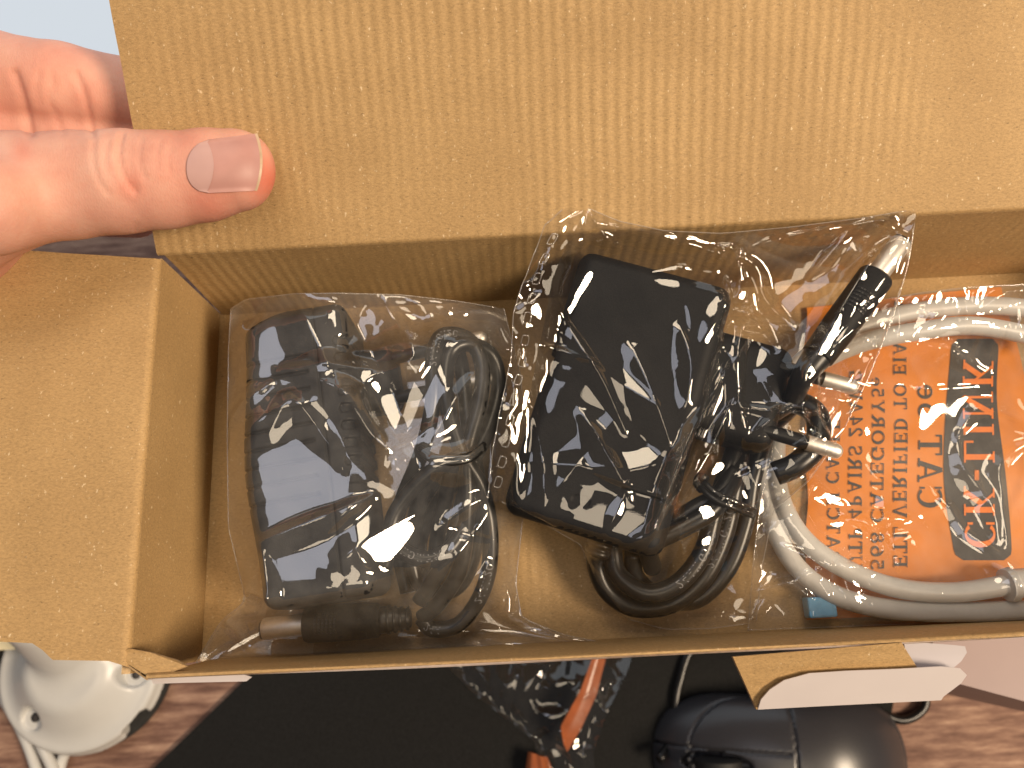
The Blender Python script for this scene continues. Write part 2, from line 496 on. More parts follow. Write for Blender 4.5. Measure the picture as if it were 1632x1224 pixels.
# back wall and lid (one fold line at the rim)
sheet('back_wall', [(D - 1.2, .15), (D - 1.0, 10), (D - .4, 25), (D, 38), (D, H - 1.6)], lambda a, b, u: (u, a, b), .9, WX, 2.2, bx, cm('card_x'), nseg=20)
TH = math.radians(33)
def bend(p0, a0, a1, r, n=7):
    """arc that starts at p0 with heading a0 and turns to a1"""
    out = []; sg = 1 if a1 > a0 else -1
    cx = p0[0] - sg * r * math.sin(a0); cy = p0[1] + sg * r * math.cos(a0)
    for k in range(n + 1):
        a = a0 + (a1 - a0) * k / n
        out.append((cx + sg * r * math.sin(a), cy - sg * r * math.cos(a)))
    return out
arc = bend((D, H - 1.5), math.pi / 2, TH, 1.6)
ln = [(arc[-1][0] + math.cos(TH) * s, arc[-1][1] + math.sin(TH) * s) for s in np.linspace(0, 118, 40)[1:]]
LID0 = np.array([0, arc[-1][0], arc[-1][1]]); LIDN = np.array([0, -math.sin(TH), math.cos(TH)])
sheet('lid', arc + ln, lambda a, b, u: (u, a, b), 0, 0, 1.8, bx, cm('card_lid'), wav=.22, nseg=70, ends=lambda s: (-.9 - 0.4 * s, WX))
def lid_hit(px, py):
    d = ray(px, py); t = ((LID0 - CAM) @ LIDN) / (d @ LIDN)
    return CAM + d * t, t
# left wall and its outward flap
fl_ang = math.pi - math.radians(1.5)
arcl = bend((0, H - 2.0), math.pi / 2, fl_ang, 1.9)
lnl = [(arcl[-1][0] + math.cos(fl_ang) * s, arcl[-1][1] + math.sin(fl_ang) * s) for s in np.linspace(0, 62, 24)[1:]]
def wall_ends(s): return (.6, D - .7)
def flap_ext(a, b, u):
    return (a, u, b)
sheet('side_wall', [(0, .15), (0, 15), (0, 30), (0, H - 2.1)], lambda a, b, u: (a, D + .3 - u, b), 1.0, D - .4, 2.2, bx, cm('card_x'), nseg=12, sgn=-1)
def flap_ends(s):
    k = max(0, s - .05)
    y_back = D - 1.4 + 7.5 * k
    y_front = np.interp(s, [0, .08, .30, .36, 1.0], [2.0, 4.0, 5.0, 9.0, 13.0])
    return (D - y_back, D - y_front)
sheet('side_flap', arcl + lnl, lambda a, b, u: (a, D - u, b), 0, 0, 1.9, bx, cm('card_y'), wav=.18, nseg=40, ends=flap_ends, sgn=-1)
# front wall (seen almost edge on) and right wall out of frame
sheet('front_wall', [(0.4, .15), (0, 20), (-.4, H - .8), (-.8, H), (-1.3, H + .1)], lambda a, b, u: (WX - u, a + 1.2 * max(0, (u - 60) / WX), b), 0, WX - 5, 1.4, bx, cm('card_x'), wav=.25, nseg=60, sgn=-1)
sheet('side_wall', [(WX, .15), (WX, 25), (WX, H)], lambda a, b, u: (a, u, b), 1.0, D - .4, 2.2, bx, cm('card_x'), nseg=12)

def plate(name, top_pts, t, mats, parent, drop=(0, 0, -1)):
    """thin board plate with a free-form outline (world points on its upper face)"""
    n = len(top_pts); v = [tuple(p) for p in top_pts] + [tuple(np.array(p) + np.array(drop) * t) for p in top_pts]
    f = [list(range(n)), list(range(2 * n - 1, n - 1, -1))] + [[i, i + n, (i + 1) % n + n, (i + 1) % n] for i in range(n)]
    return mesh_obj(name, v, f, None, parent, False, mats, [0, 1] + [2] * n)
# front closure tab folded out and down, with its white tongue folded over it
tabz = lambda py, px: H - .2 - .16 * max(0, py - (1046 - (px - 1170) * .085))
def zpts(lst, dz=0): return [U(px, py, tabz(py, px) + dz) for px, py in lst][::-1]
plate('front_tab', zpts([(1168, 1047), (1300, 1036), (1437, 1024), (1448, 1042), (1462, 1064), (1500, 1112), (1350, 1123), (1206, 1131)]), 1.4, [M['card_y'], M['white_print'], M['card_edge']], bx)
def smooth_outline(lst, n=8):
    P = np.array(lst + [lst[0]], float); return [tuple(p) for p in catmull(P, 6)[:-1]]
tongue = [(1208, 1131), (1213, 1115), (1227, 1099), (1250, 1084), (1290, 1073), (1350, 1069), (1430, 1066), (1500, 1062), (1530, 1065), (1541, 1076), (1532, 1089), (1504, 1110), (1500, 1116), (1400, 1121), (1300, 1126)]
plate('tab_tongue', zpts(tongue, 2.4), .7, [M['white_print']] * 2 + [M['white_print']], bx)
plate('tab_tongue', [U(px, py, H - 9) for px, py in [(1440, 1022), (1520, 1028), (1538, 1030), (1541, 1040), (1532, 1054), (1520, 1064), (1450, 1066)]][::-1], .7, [M['grey_print']] * 3, bx)
plate('corner_tab', [U(px, py, H - 5) for px, py in [(238, 1076), (385, 1074), (401, 1079), (392, 1086), (300, 1088), (244, 1090)]][::-1], .7, [M['white_print']] * 3, bx)
# torn corrugated corner at the front left: wavy medium between two liners
mb = MB()
p0, p1 = U(193, 1046, H - 1.0), U(236, 1077, H - 1.5)
p2 = U(270, 1073, H - 1.0)
path = [p0 + (p1 - p0) * t for t in np.linspace(0, 1, 26)] + [p1 + (p2 - p1) * t for t in np.linspace(0, 1, 20)[1:]]
for k, (off, amp) in enumerate(((1.0, 0), (0, .55), (-1.0, 0))):
    row = []
    for i, p in enumerate(path):
        q = path[min(i + 1, len(path) - 1)] - path[max(0, i - 1)]; nn = np.array([-q[1], q[0], 0]); nn /= np.linalg.norm(nn) + 1e-9
        row.append(p + nn * (off + amp * math.sin(i * 1.25)))
    row = np.array(row)
    for s_, dz in ((0, 0), (1, -4)):
        pass
    th = np.array([0, 0, .0])
    v = [tuple(r) for r in row] + [tuple(r + np.array([0, 0, -5.])) for r in row]
    w = [tuple(r + np.array([.28, .28, 0])) for r in row] + [tuple(r + np.array([.28, .28, -5.])) for r in row]
    n = len(row); f = []
    for i in range(n - 1):
        f += [[i, i + 1, n + i + 1, n + i], [2 * n + n + i, 2 * n + n + i + 1, 2 * n + i + 1, 2 * n + i], [2 * n + i, 2 * n + i + 1, i + 1, i]]
    mb.add(v + w, f)
mb.build('corrugated_edge', M['flute'], bx)
cpl = plate('corner_fold', [U(px, py, pz) for px, py, pz in [(190, 1040, H - .6), (206, 1034, H - .3), (240, 1040, H - 1.2), (280, 1052, H - 2), (298, 1062, H - 1.2), (270, 1073, H - .6), (236, 1078, H - .8), (200, 1056, H - .8)]][::-1], 1.2, [M['card_y'], M['white_print'], M['card_edge']], bx)

# the pale carton the box stands on (only its front corner shows)
q0, q1 = U(1520, 1088, -4)[:2], U(1632, 1118, -4)[:2]
dv = (q1 - q0) / np.linalg.norm(q1 - q0); nv = np.array([-dv[1], dv[0]])
cs = [q0 - dv * 8, q1 + dv * 60, q1 + dv * 60 + nv * 80, q0 - dv * 8 + nv * 80]
cc = thing('carton', 'pale pinkish white carton under the right end of the brown box', 'carton', (cs[0][0] + 20, cs[0][1] + 30, TZ))
cb = slab('body', cs, TZ + .2, -4.0, M['pink_print'], cc)
slab('top_panel', [tuple(np.array(c) + (np.mean(cs, 0) - np.array(c)) * .004) for c in cs], -3.9, -2.9, M['pink_print'], cc)

# ================================================================== stroke font with serifs
TK, TN = .17, .075
def seg(x0, y0, x1, y1, w):
    d = np.array([x1 - x0, y1 - y0], float); l = np.linalg.norm(d); n = np.array([-d[1], d[0]]) / l * w / 2
    p, q = np.array([x0, y0]), np.array([x1, y1])
    return [[tuple(p - n), tuple(q - n), tuple(q + n), tuple(p + n)]]
def arcp(cx, cy, rx, ry, a0, a1, tx=TK, ty=TN, n=14):
    out = []; a = np.radians(np.linspace(a0, a1, n + 1))
    for k in range(n):
        pts = []
        for (t, ins) in ((a[k], 0), (a[k + 1], 0), (a[k + 1], 1), (a[k], 1)):
            pts.append((cx + (rx - tx * ins) * math.cos(t), cy + (ry - ty * ins) * math.sin(t)))
        out.append(pts)
    return out
def stem(x, y0=0, y1=1, w=TK, sb=True, st=True):
    r = seg(x, y0, x, y1, w)
    if sb: r += seg(x - .17, y0 + .03, x + .17, y0 + .03, .06)
    if st: r += seg(x - .17, y1 - .03, x + .17, y1 - .03, .06)
    return r
def hb(x0, x1, y, w=TN): return seg(x0, y, x1, y, w)
def sf(x, y0, y1): return seg(x, y0, x, y1, .07)
G = {
 'C': (.80, arcp(.42, .5, .40, .5, 48, 312) + sf(.72, .70, .98) + sf(.72, .10, .28)),
 'G': (.86, arcp(.42, .5, .40, .5, 48, 318) + sf(.72, .70, .98) + stem(.70, .05, .42, sb=False)),
 'O': (.86, arcp(.43, .5, .42, .5, 0, 360, n=24)),
 'A': (.86, seg(.14, 0, .42, 1, TN) + seg(.44, .98, .72, 0, TK) + hb(.22, .62, .33) + hb(.02, .28, .03, .06) + hb(.56, .88, .03, .06)),
 'T': (.78, stem(.39, st=False) + hb(.04, .74, .96) + sf(.05, .74, .98) + sf(.73, .74, .98)),
 'E': (.74, stem(.20) + hb(.2, .68, .96) + hb(.2, .56, .5) + hb(.2, .70, .04) + sf(.67, .74, .98) + sf(.69, .02, .28) + sf(.55, .38, .62)),
 'F': (.70, stem(.20) + hb(.2, .66, .96) + hb(.2, .54, .5) + sf(.65, .74, .98) + sf(.53, .38, .62)),
 'L': (.72, stem(.20) + hb(.2, .68, .04) + sf(.67, .02, .32)),
 'V': (.84, seg(.14, 1, .42, 0, TK) + seg(.44, .02, .72, 1, TN) + hb(.0, .30, .97, .06) + hb(.58, .86, .97, .06)),
 'W': (1.12, seg(.12, 1, .34, 0, TK) + seg(.36, .02, .56, .9, TN) + seg(.54, 1, .78, 0, TK) + seg(.80, .02, 1.0, 1, TN) + hb(.0, .26, .97, .06) + hb(.88, 1.12, .97, .06)),
 'Y': (.82, stem(.41, 0, .48, st=False) + seg(.13, 1, .40, .45, TK) + seg(.43, .45, .70, 1, TN) + hb(.0, .28, .97, .06) + hb(.56, .82, .97, .06)),
 'R': (.84, stem(.20) + arcp(.38, .73, .30, .27, -90, 90) + hb(.2, .4, .965) + hb(.2, .4, .5) + seg(.42, .48, .74, 0, TK) + hb(.66, .86, .03, .06)),
 'P': (.74, stem(.20) + arcp(.38, .72, .30, .28, -90, 90) + hb(.2, .4, .965) + hb(.2, .4, .48)),
 'B': (.78, stem(.20) + arcp(.38, .75, .27, .25, -90, 90) + arcp(.40, .26, .32, .26, -90, 90) + hb(.2, .4, .965) + hb(.2, .4, .51) + hb(.2, .4, .035)),
 'D': (.86, stem(.20) + arcp(.36, .5, .44, .5, -90, 90) + hb(.2, .38, .965) + hb(.2, .38, .035)),
 'I': (.42, stem(.21)),
 'H': (.90, stem(.20) + stem(.70) + hb(.2, .7, .5)),
 'K': (.88, stem(.20) + seg(.26, .42, .68, .97, TN) + seg(.38, .58, .74, .03, TK) + hb(.56, .84, .97, .06) + hb(.60, .90, .03, .06)),
 'N': (.88, stem(.18, w=TN) + seg(.17, .98, .70, .02, TK) + stem(.70, w=TN, sb=False)),
 'U': (.86, seg(.20, 1, .20, .35, TK) + arcp(.44, .35, .325, .35, 180, 360, TK, TN) + seg(.73, .35, .73, 1, TN) + hb(.04, .36, .97, .06) + hb(.58, .88, .97, .06)),
 'S': (.66, arcp(.34, .74, .28, .26, 30, 270, .13) + arcp(.34, .27, .30, .27, -150, 90, .15) + sf(.58, .72, .98) + sf(.07, .04, .30)),
 'X': (.84, seg(.14, 1, .70, 0, TK) + seg(.12, 0, .68, 1, TN) + hb(.02, .30, .97, .06) + hb(.56, .82, .97, .06) + hb(.02, .28, .03, .06) + hb(.56, .86, .03, .06)),
 '2': (.66, arcp(.34, .70, .28, .30, -20, 170, .14) + seg(.56, .62, .10, .08, .11) + hb(.06, .62, .06, .12)),
 '4': (.68, seg(.46, 0, .46, 1, .14) + hb(.04, .64, .30, .09) + seg(.07, .32, .44, .97, TN)),
 '5': (.66, arcp(.32, .33, .30, .33, -150, 120, .15) + seg(.16, .55, .18, .98, TN) + hb(.16, .58, .94, .12)),
 '6': (.66, arcp(.34, .32, .30, .32, 0, 360, .14, n=20) + arcp(.50, .40, .46, .60, 105, 190, .15)),
 '8': (.66, arcp(.33, .75, .25, .25, 0, 360, .12, n=18) + arcp(.33, .27, .30, .28, 0, 360, .14, n=18)),
 'e': (.62, arcp(.30, .32, .28, .33, 0, 318, .13) + hb(.05, .56, .36, .07)),
 '-': (.46, hb(.08, .38, .42, .14)), '/': (.4, seg(.04, 0, .36, 1, .08)), ' ': (.34, []),
 '.': (.3, seg(.08, .06, .22, .06, .12)),
}
def text_polys(s, gap=.10):
    x = 0; out = []
    for ch in s:
        w, ps = G[ch]
        out += [[(px + x, py) for px, py in p] for p in ps]
        x += w + gap
    return out, x - gap
def letters(mb, polys, fn, sub=1):
    k = 0
    for p in polys:
        v = [fn(a, b, (k % 9) * .006) for a, b in p]; k += 1
        mb.add(v, [[0, 1, 2, 3]])
def tube_text(name, path, r, text, s0, h, ang, parent, flip=False):
    """letters wrapped on a round cable, starting s0 mm along its path, on its upper side turned by ang"""
    T, Nn, B = frames(path)
    s = np.concatenate([[0], np.cumsum(np.linalg.norm(np.diff(path, axis=0), axis=1))])
    polys, w = text_polys(text, .22)
    mb = MB()
    def fn(a, b, dz):
        ss = s0 + (w - a if flip else a) * h
        i = min(max(np.searchsorted(s, ss), 1), len(path) - 1)
        t = (ss - s[i - 1]) / (s[i] - s[i - 1] + 1e-9)
        c = path[i - 1] + (path[i] - path[i - 1]) * t
        # 'up' reference keeps the print facing the viewer
        tt = T[i]; n = np.array([0, 0, 1.]) - tt * tt[2]; n /= np.linalg.norm(n) + 1e-9; bb = np.cross(tt, n) * (1 if flip else -1)
        th = ang + (b - .5) * h / r
        return c + (r + .05 + dz * .3) * (math.cos(th) * n + math.sin(th) * -bb)
    letters(mb, polys, fn)
    return mb.build(name, M['cable_print'], parent)

# ================================================================== power adapters
def rot2(c, s):    # local (x, y) -> world, x axis (c, s)
    return np.array([[c, -s], [s, c]])
class Frame:
    def __init__(s, org, ang, tilt=None):
        s.o = np.array(org, float); c, q = math.cos(ang), math.sin(ang)
        s.R = np.array([[c, -q, 0], [q, c, 0], [0, 0, 1.]])
        if tilt is not None: s.R = s.R @ tilt
    def __call__(s, p): return np.asarray(p, float) @ s.R.T + s.o
def rx(a): c, s = math.cos(a), math.sin(a); return np.array([[1, 0, 0], [0, c, -s], [0, s, c]])
def ry(a): c, s = math.cos(a), math.sin(a); return np.array([[c, 0, s], [0, 1, 0], [-s, 0, c]])

def pin(name, fr, a, b, parent, r=2.2, tipm=.5):
    a, b = np.array(a, float), np.array(b, float); l = np.linalg.norm(b - a)
    v, f = lathe(fr(a), fr(b), [(-3, r * .92), (l * tipm, r * .92)], 20)
    s = mesh_obj(name, v, f, M['black_smooth'], parent, True); sharp(s)
    v, f = lathe(fr(a), fr(b), [(l * tipm - .2, r), (l - r, r), (l - r * .5, r * .88), (l - r * .12, r * .5), (l, .1)], 24)
    t = mesh_obj('metal_tip', v, f, M['metal'], s, True); sharp(t)
def barrel_plug(parent, p0, p1, p2, rh=5.0, rb=2.75):
    """housing from p0 to p1, metal barrel p1 to p2"""
    p0, p1, p2 = map(lambda q: np.array(q, float), (p0, p1, p2)); l = np.linalg.norm(p1 - p0); lb = np.linalg.norm(p2 - p1)
    v, f = lathe(p0, p1, [(0, rh * .5), (.1, rh * .74), (1.0, rh * .92), (l * .4, rh), (l - 1.0, rh), (l - .2, rh * .93), (l, rh * .8)], 36)
    h = mesh_obj('plug_housing', v, f, M['black_plastic'], parent, True); sharp(h, 35)
    v, f = lathe(p1, p2, [(-.5, rb), (lb - .5, rb), (lb, rb * .9), (lb + .01, rb * .48), (lb - 3, rb * .46)], 32)
    mbt = mesh_obj('barrel', v, f, M['metal'], h, True); sharp(mbt, 35)
    v, f = lathe(p1, p2, [(lb - .1, rb * .86), (lb + .45, rb * .86), (lb + .5, rb * .5)], 28)
    mesh_obj('barrel_tip', v, f, M['black_smooth'], h, True)
    # moulded dots on the grip
    T = (p1 - p0) / l; up = np.array([0, 0, 1.]); nn = up - T * (up @ T); nn /= np.linalg.norm(nn); bb = np.cross(T, nn)
    mb = MB()
    for i in range(6):
        for j in range(-3, 4):
            th = j * .17; c = p0 + T * (l * .55 + i * 1.15) + (rh + .02) * (math.cos(th) * nn + math.sin(th) * bb)
            n2 = math.cos(th) * nn + math.sin(th) * bb; b2 = np.cross(T, n2)
            q = .33
            base = [c - T * q - b2 * q, c + T * q - b2 * q, c + T * q + b2 * q, c - T * q + b2 * q]
            top = [x + n2 * .22 + (c - x) * .3 for x in base]
            mb.add(base + top, [[4, 5, 6, 7], [0, 1, 5, 4], [1, 2, 6, 5], [2, 3, 7, 6], [3, 0, 4, 7]])
    mb.build('grip_dots', M['black_smooth'], h)
    return h

# ---- adapter with ribbed side, in the left bag
A1 = thing('power_adapter', 'black ribbed power adapter lying on its side in the hazy bag at the left', 'power adapter', (40, 57, 0))
fr1 = Frame((37.6, 57.5, 16.2), math.radians(6.3))
def sd_a1(p):
    x, y, z = p[:, 0], p[:, 1], p[:, 2]
    q = p.copy()
    bulge = 3.0 * np.exp(-((y + 4) / 22.0) ** 2)
    q[:, 0] = np.where(x < 0, x / (1 + bulge / 15.0), x)
    q[:, 0] += .10 * np.maximum(0, z) * np.sign(-x) * -1 * (x < 0) * .9      # left face leans
    d = sd_box(q, (0, 0, 0), (15.8, 42.5, 15.2), 3.8)
    # corner chamfer at the far left end
    d = smax(d, (-(x) * .42 + y * .9) - 39.5, 1.2)
    # long slots across the left part of the top and down the left face
    for k in range(9):
        yc = 27 - k * 5.1
        slot = np.maximum(np.maximum(np.abs(y - yc - .02 * x) - .48, x - 3.5), -14.8 - bulge - x)
        depth = np.maximum(d + .75, -9)
        d = smax(d, -np.maximum(slot, -(d + 1.15)), .12)
    # short vent slots on the right edge
    for k in range(9):
        yc = 30 - k * 5.1
        s2 = np.maximum(np.maximum(np.abs(y - yc) - 1.35, 11.6 - x), -1.0)
        cap = np.sqrt((y - yc) ** 2 + (x - 12.6) ** 2) - 1.35
        s2 = np.minimum(s2, cap)
        d = smax(d, -np.maximum(s2, -(d + 1.0)), .15)
    par = np.abs(x - 6.6 + .01 * y) - .30                                       # parting line
    d = smax(d, -np.maximum(par, -(d + .45)), .1)
    blk = sd_box(p, (19, 22, -8), (8, 10, 6.0), 4.0)                    # plug carrier
    return np.minimum(d, blk)
P_, F_ = surface_nets(sd_a1, (-20.5, -44.5, -17), (38, 44.5, 17), .42)
b1 = mesh_obj('body', fr1(P_), F_, M['charcoal_plastic'], A1, True)
for yy in (28.5, 15.5):
    pin('pin', fr1, (25, yy, -5), (56, yy, 1.5), A1, 2.2, .62)
R1 = 2.35
mb = MB(); ca = {}
cab1 = [
 [(612, 905, 10), (640, 800, 14), (672, 720, 22), (690, 640, 27), (690, 570, 28), (705, 535, 26), (745, 540, 24), (768, 580, 24), (765, 640, 24), (745, 720, 24), (745, 800, 22), (735, 900, 16), (700, 960, 12), (672, 985, 9)],
 [(672, 985, 9), (690, 1003, 8), (735, 992, 9), (772, 935, 13), (782, 860, 17), (768, 780, 21), (735, 720, 25), (712, 640, 28), (715, 570, 27), (740, 548, 26), (782, 565, 20), (795, 615, 17), (780, 680, 19), (755, 730, 22)],
 [(755, 730, 22), (740, 790, 20), (715, 880, 18), (668, 960, 13)],
 [(738, 725, 27), (690, 750, 27), (645, 795, 25), (624, 838, 24), (638, 875, 23), (680, 892, 22), (720, 872, 21), (745, 820, 20), (750, 750, 22)],
 [(752, 735, 20), (700, 800, 16), (668, 868, 9), (690, 940, 6), (735, 930, 6), (760, 860, 8), (762, 770, 14), (748, 690, 18), (738, 600, 18), (730, 560, 18)],
 [(735, 720, 14), (690, 790, 9), (640, 870, 5), (650, 945, 5)],
 [(700, 735, 28), (668, 800, 22), (655, 880, 14), (668, 930, 11), (690, 905, 11), (700, 840, 14), (722, 735, 24)],
]
for i, c in enumerate(cab1):
    ca[i] = tube(mb, UL(c), R1, 14, 1.0)
cable1 = mb.build('cable', M['cable_black'], A1, True)
tube_text('cable_lettering', ca[3], R1, '24AWGX2C', 33, 2.1, .1, cable1, flip=True)
tube_text('cable_lettering', ca[1], R1, '24AX2C', 22, 2.1, .1, cable1, flip=False)
tube_text('cable_lettering', ca[0], R1, '24AWGX2C', 62, 2.0, .2, cable1, flip=False)
tube_text('cable_lettering', ca[1], R1, '24A', 2, 2.1, .1, cable1, flip=False)
barrel_plug(A1, U(608, 988, 10), U(487, 995, 9), U(420, 1003, 8.5), 5.3, 3.2)
mb = MB()
tube(mb, [U(655, 985, 10), U(640, 986, 10), U(606, 988, 10)], [2.6, 3.4, 4.0], 16)
for k in range(4):
    tube(mb, [U(618 + k * 10, 987.5 - k * .5, 10), U(622 + k * 10, 987.3 - k * .5, 10)], 4.1 - k * .25, 16, smooth_path=False)
mb.build('strain_relief', M['black_smooth'], A1, True)
mb = MB()
tube(mb, UL([(668, 722, 30), (700, 738, 32), (745, 734, 31), (772, 715, 26)]), .8, 8)
tube(mb, UL([(668, 714, 29), (700, 729, 31.5), (745, 726, 30.5), (772, 708, 25.5)]), .8, 8)
mb.build('twist_tie', M['tie'], A1, True)

# ---- wall plug adapter in the middle bag
A2 = thing('power_adapter', 'black smooth wall plug adapter with two round pins in the crinkled middle bag', 'power adapter', (126, 68, 0))
fr2 = Frame((126.5, 67.5, 21.5), math.radians(-20.6), ry(math.radians(-2.0)) @ rx(math.radians(5.5)))
def sd_a2(p):
    x, y, z = p[:, 0], p[:, 1], p[:, 2]
    q = p.copy(); q[:, 0] = x * (1 + .0035 * (z))            # upper shell slightly narrower
    d = sd_box(q, (1.4, 0, 0), (23.4, 39.5, 15.5), 4.6)
    d = smax(d, (-x * .75 + (z) * .66) - 24.2, .8)             # bevel along the left top edge
    d = smax(d, (y * .8 + z * .6) - 40.0, 2.5)                 # bevel at the far end
    step = sd_box(p, (-22, 6, -6), (3.0, 5.5, 20), 1.0)         # thumb notch in the left side
    d = smax(d, -step, .4)
    par = np.abs(z + 2.5) - .3
    d = smax(d, -np.maximum(par, -(d + .45)), .1)
    seam = np.abs(y + 24 - .0 * x) - .22
    d = smax(d, -np.maximum(np.maximum(seam, 8 - x), -(d + .35)), .1)
    dim = np.sqrt(((x + 1) / 1.6) ** 2 + ((y + 30.5)) ** 2) - 1.6  # shallow oval mark
    d = smax(d, -np.maximum(dim, -(d + .35)), .2)
    blk = sd_box(p, (30.5, 13.5, -1.0), (15.5, 15.5, 9.0), 4.5)
    blk = smax(blk, (x * .5 + z * .86) - 32.0, 1.0)
    return smin(d, blk, .8)
P_, F_ = surface_nets(sd_a2, (-24, -42, -18), (48, 42, 18.5), .45)
mesh_obj('body', fr2(P_), F_, M['black_plastic'], A2, True)
for yy in (23.0, 4.0):
    pin('pin', fr2, (45, yy, 6), (64.5, yy, 6), A2, 2.25, .50)
R2 = 2.75
mb = MB(); cb2 = {}
cab2 = [
 [(952, 862, 16), (950, 900, 12), (968, 942, 10), (1010, 968, 9), (1070, 962, 9), (1122, 920, 11), (1155, 850, 13), (1172, 770, 15), (1188, 690, 15), (1215, 640, 14)],
 [(975, 868, 14), (985, 915, 14), (1030, 945, 15), (1080, 930, 16), (1120, 880, 17), (1140, 810, 18), (1165, 735, 17), (1190, 660, 14)],
 [(1010, 880, 14), (1012, 918, 10), (1050, 950, 6), (1110, 955, 6), (1160, 905, 8), (1188, 830, 10), (1200, 760, 12), (1222, 690, 14), (1260, 650, 14)],
 [(1040, 905, 12), (1034, 880, 18), (1046, 862, 21), (1090, 840, 22), (1135, 812, 22), (1165, 770, 19), (1180, 720, 15)],
 [(1070, 835, 18), (1110, 810, 19), (1145, 790, 20), (1170, 750, 18)],
 [(1235, 755, 24), (1270, 740, 26), (1302, 705, 26), (1300, 660, 24), (1262, 640, 22), (1230, 655, 20)],
]
for i, c in enumerate(cab2):
    cb2[i] = tube(mb, UL(c), R2 * (1.25 if i == 5 else 1), 16, 1.0)
cable2 = mb.build('cable', M['cable_black'], A2, True)
tube_text('cable_lettering', cb2[1], R2, '24AWGX2C', 27, 2.3, .1, cable2, flip=False)
tube_text('cable_lettering', cb2[0], R2, '24AWGX2C', 52, 2.3, -.3, cable2, flip=False)
p0, p1, p2 = U(1300, 572, 37), U(1398, 438, 41), U(1437, 385, 42.5)
barrel_plug(A2, p0, p1, p2, 4.9, 3.0)
mb = MB(); tube(mb, [p0 + (p1 - p0) * .06, p0 - (p1 - p0) * .2, U(1262, 640, 30)], [4.2, 3.2, 2.6], 16); mb.build('strain_relief', M['black_smooth'], A2, True)
mb = MB()
v, f = lathe(U(950, 886, 15), U(962, 850, 17), [(0, 3.0), (.6, 3.7), (2, 3.8), (2.2, 3.3), (3, 3.3), (3.2, 3.9), (4.4, 4.0), (4.6, 3.5), (8, 4.4)], 20); mb.add(v, f)
mb.build('strain_relief', M['black_smooth'], A2, True)
mb = MB()
tube(mb, UL([(1122, 768, 24), (1140, 785, 26), (1172, 800, 25.5), (1203, 814, 20)]), .85, 8)
tube(mb, UL([(1116, 776, 23), (1136, 794, 25.5), (1168, 809, 25), (1199, 822, 19)]), .85, 8)
tube(mb, UL([(1124, 765, 23), (1117, 760, 22), (1112, 770, 21), (1120, 780, 22)]), 1.5, 8)
mb.build('twist_tie', M['tie'], A2, True)

# ================================================================== patch cable and its printed bag
B3 = thing('cable_bag', 'clear bag with orange and black back print around the coiled pale cable', 'plastic bag', (215, 55, 0))
def osheet(x, y): return 1.6 + .5 * math.sin(x * .11 + .6) * math.sin(y * .07) + .3 * math.sin(x * .05 + y * .16)
oc = [U(1286, 988, 2)[:2], U(1680, 970, 2)[:2], U(1600, 452, 2)[:2], U(1284, 490, 2)[:2]]
oc = [np.array(p) for p in oc]
oc[1][0] = oc[2][0] = 262.0; oc[2][1] = min(oc[2][1], D - 6); oc[3][1] = min(oc[3][1], D - 6)
nx_, ny_ = 60, 60
V_ = []; 
for j in range(ny_ + 1):
    for i in range(nx_ + 1):
        s_, t_ = i / nx_, j / ny_
        p = (oc[0] * (1 - s_) + oc[1] * s_) * (1 - t_) + (oc[3] * (1 - s_) + oc[2] * s_) * t_
        V_.append((p[0] + .6 * math.sin(t_ * 21) * (1 - s_), p[1], osheet(*p)))
F_ = [[j * (nx_ + 1) + i, j * (nx_ + 1) + i + 1, (j + 1) * (nx_ + 1) + i + 1, (j + 1) * (nx_ + 1) + i] for j in range(ny_) for i in range(nx_)]
pb = mesh_obj('printed_back', V_, F_, None, B3, True, [M['orange'], M['blue']], [1 if (k % nx_) < 0 else 0 for k in range(len(F_))])
def print_line(text, px_l, px_r, py_start, py_end, mat, dz=.30, gap=.10):
    """mirrored print: text runs towards the back of the box, letter tops to the right"""
    polys, w = text_polys(text, gap)
    A = U((px_l), py_start, 2); Bq = U(px_l, py_end, 2); Cq = U(px_r, py_start, 2)
    xd = (Bq - A) / w; yd = (Cq - A)
    mb = MB()
    def fn(a, b, e):
        p = A + xd * a + yd * b
        return (p[0], p[1], osheet(p[0], p[1]) + dz + e)
    letters(mb, polys, fn)
    return mb.build('lettering', mat, pb)
print_line('CAT 5e', 1464, 1503, 810, 610, M['ink'])
print_line('ETL VERIFIED TO EIA/TIA', 1425, 1447, 905, 480, M['ink'])
print_line('568 CATEGORY5e', 1389, 1410, 910, 600, M['ink'])
print_line('UTP 4PAIRS 24AWG', 1353, 1375, 908, 590, M['ink'])
print_line('PATCH CABLE', 1318, 1339, 897, 668, M['ink'])
# logo plate: black wavy band with orange letters
mb = MB(); n = 40; rows = []
for i in range(n + 1):
    t = i / n; py = 893 - t * 353
    wl = 1516 + 8 * math.sin(t * 5.5 + 2.4) - 8 * t; wr = 1606 + 7 * math.sin(t * 5.0 + 1.0) - 12 * t
    e = min(1, min(t, 1 - t) / .05); e = math.sqrt(1 - (1 - e) ** 2)
    m_ = (wl + wr) / 2; hw = (wr - wl) / 2 * (.72 + .28 * e)
    rows.append([U(m_ + hw * q, py, 2) for q in np.linspace(-1, 1, 9)])
v = [(p[0], p[1], osheet(p[0], p[1]) + .22) for r in rows for p in r]
mb.add(v, [[i * 9 + j, i * 9 + j + 1, (i + 1) * 9 + j + 1, (i + 1) * 9 + j] for i in range(n) for j in range(8)])
mb.build('logo_band', M['ink'], pb, True)
TK_old = TK
print_line('CK-LINK', 1536, 1586, 874, 574, M['orange_ink'], .42, .12)

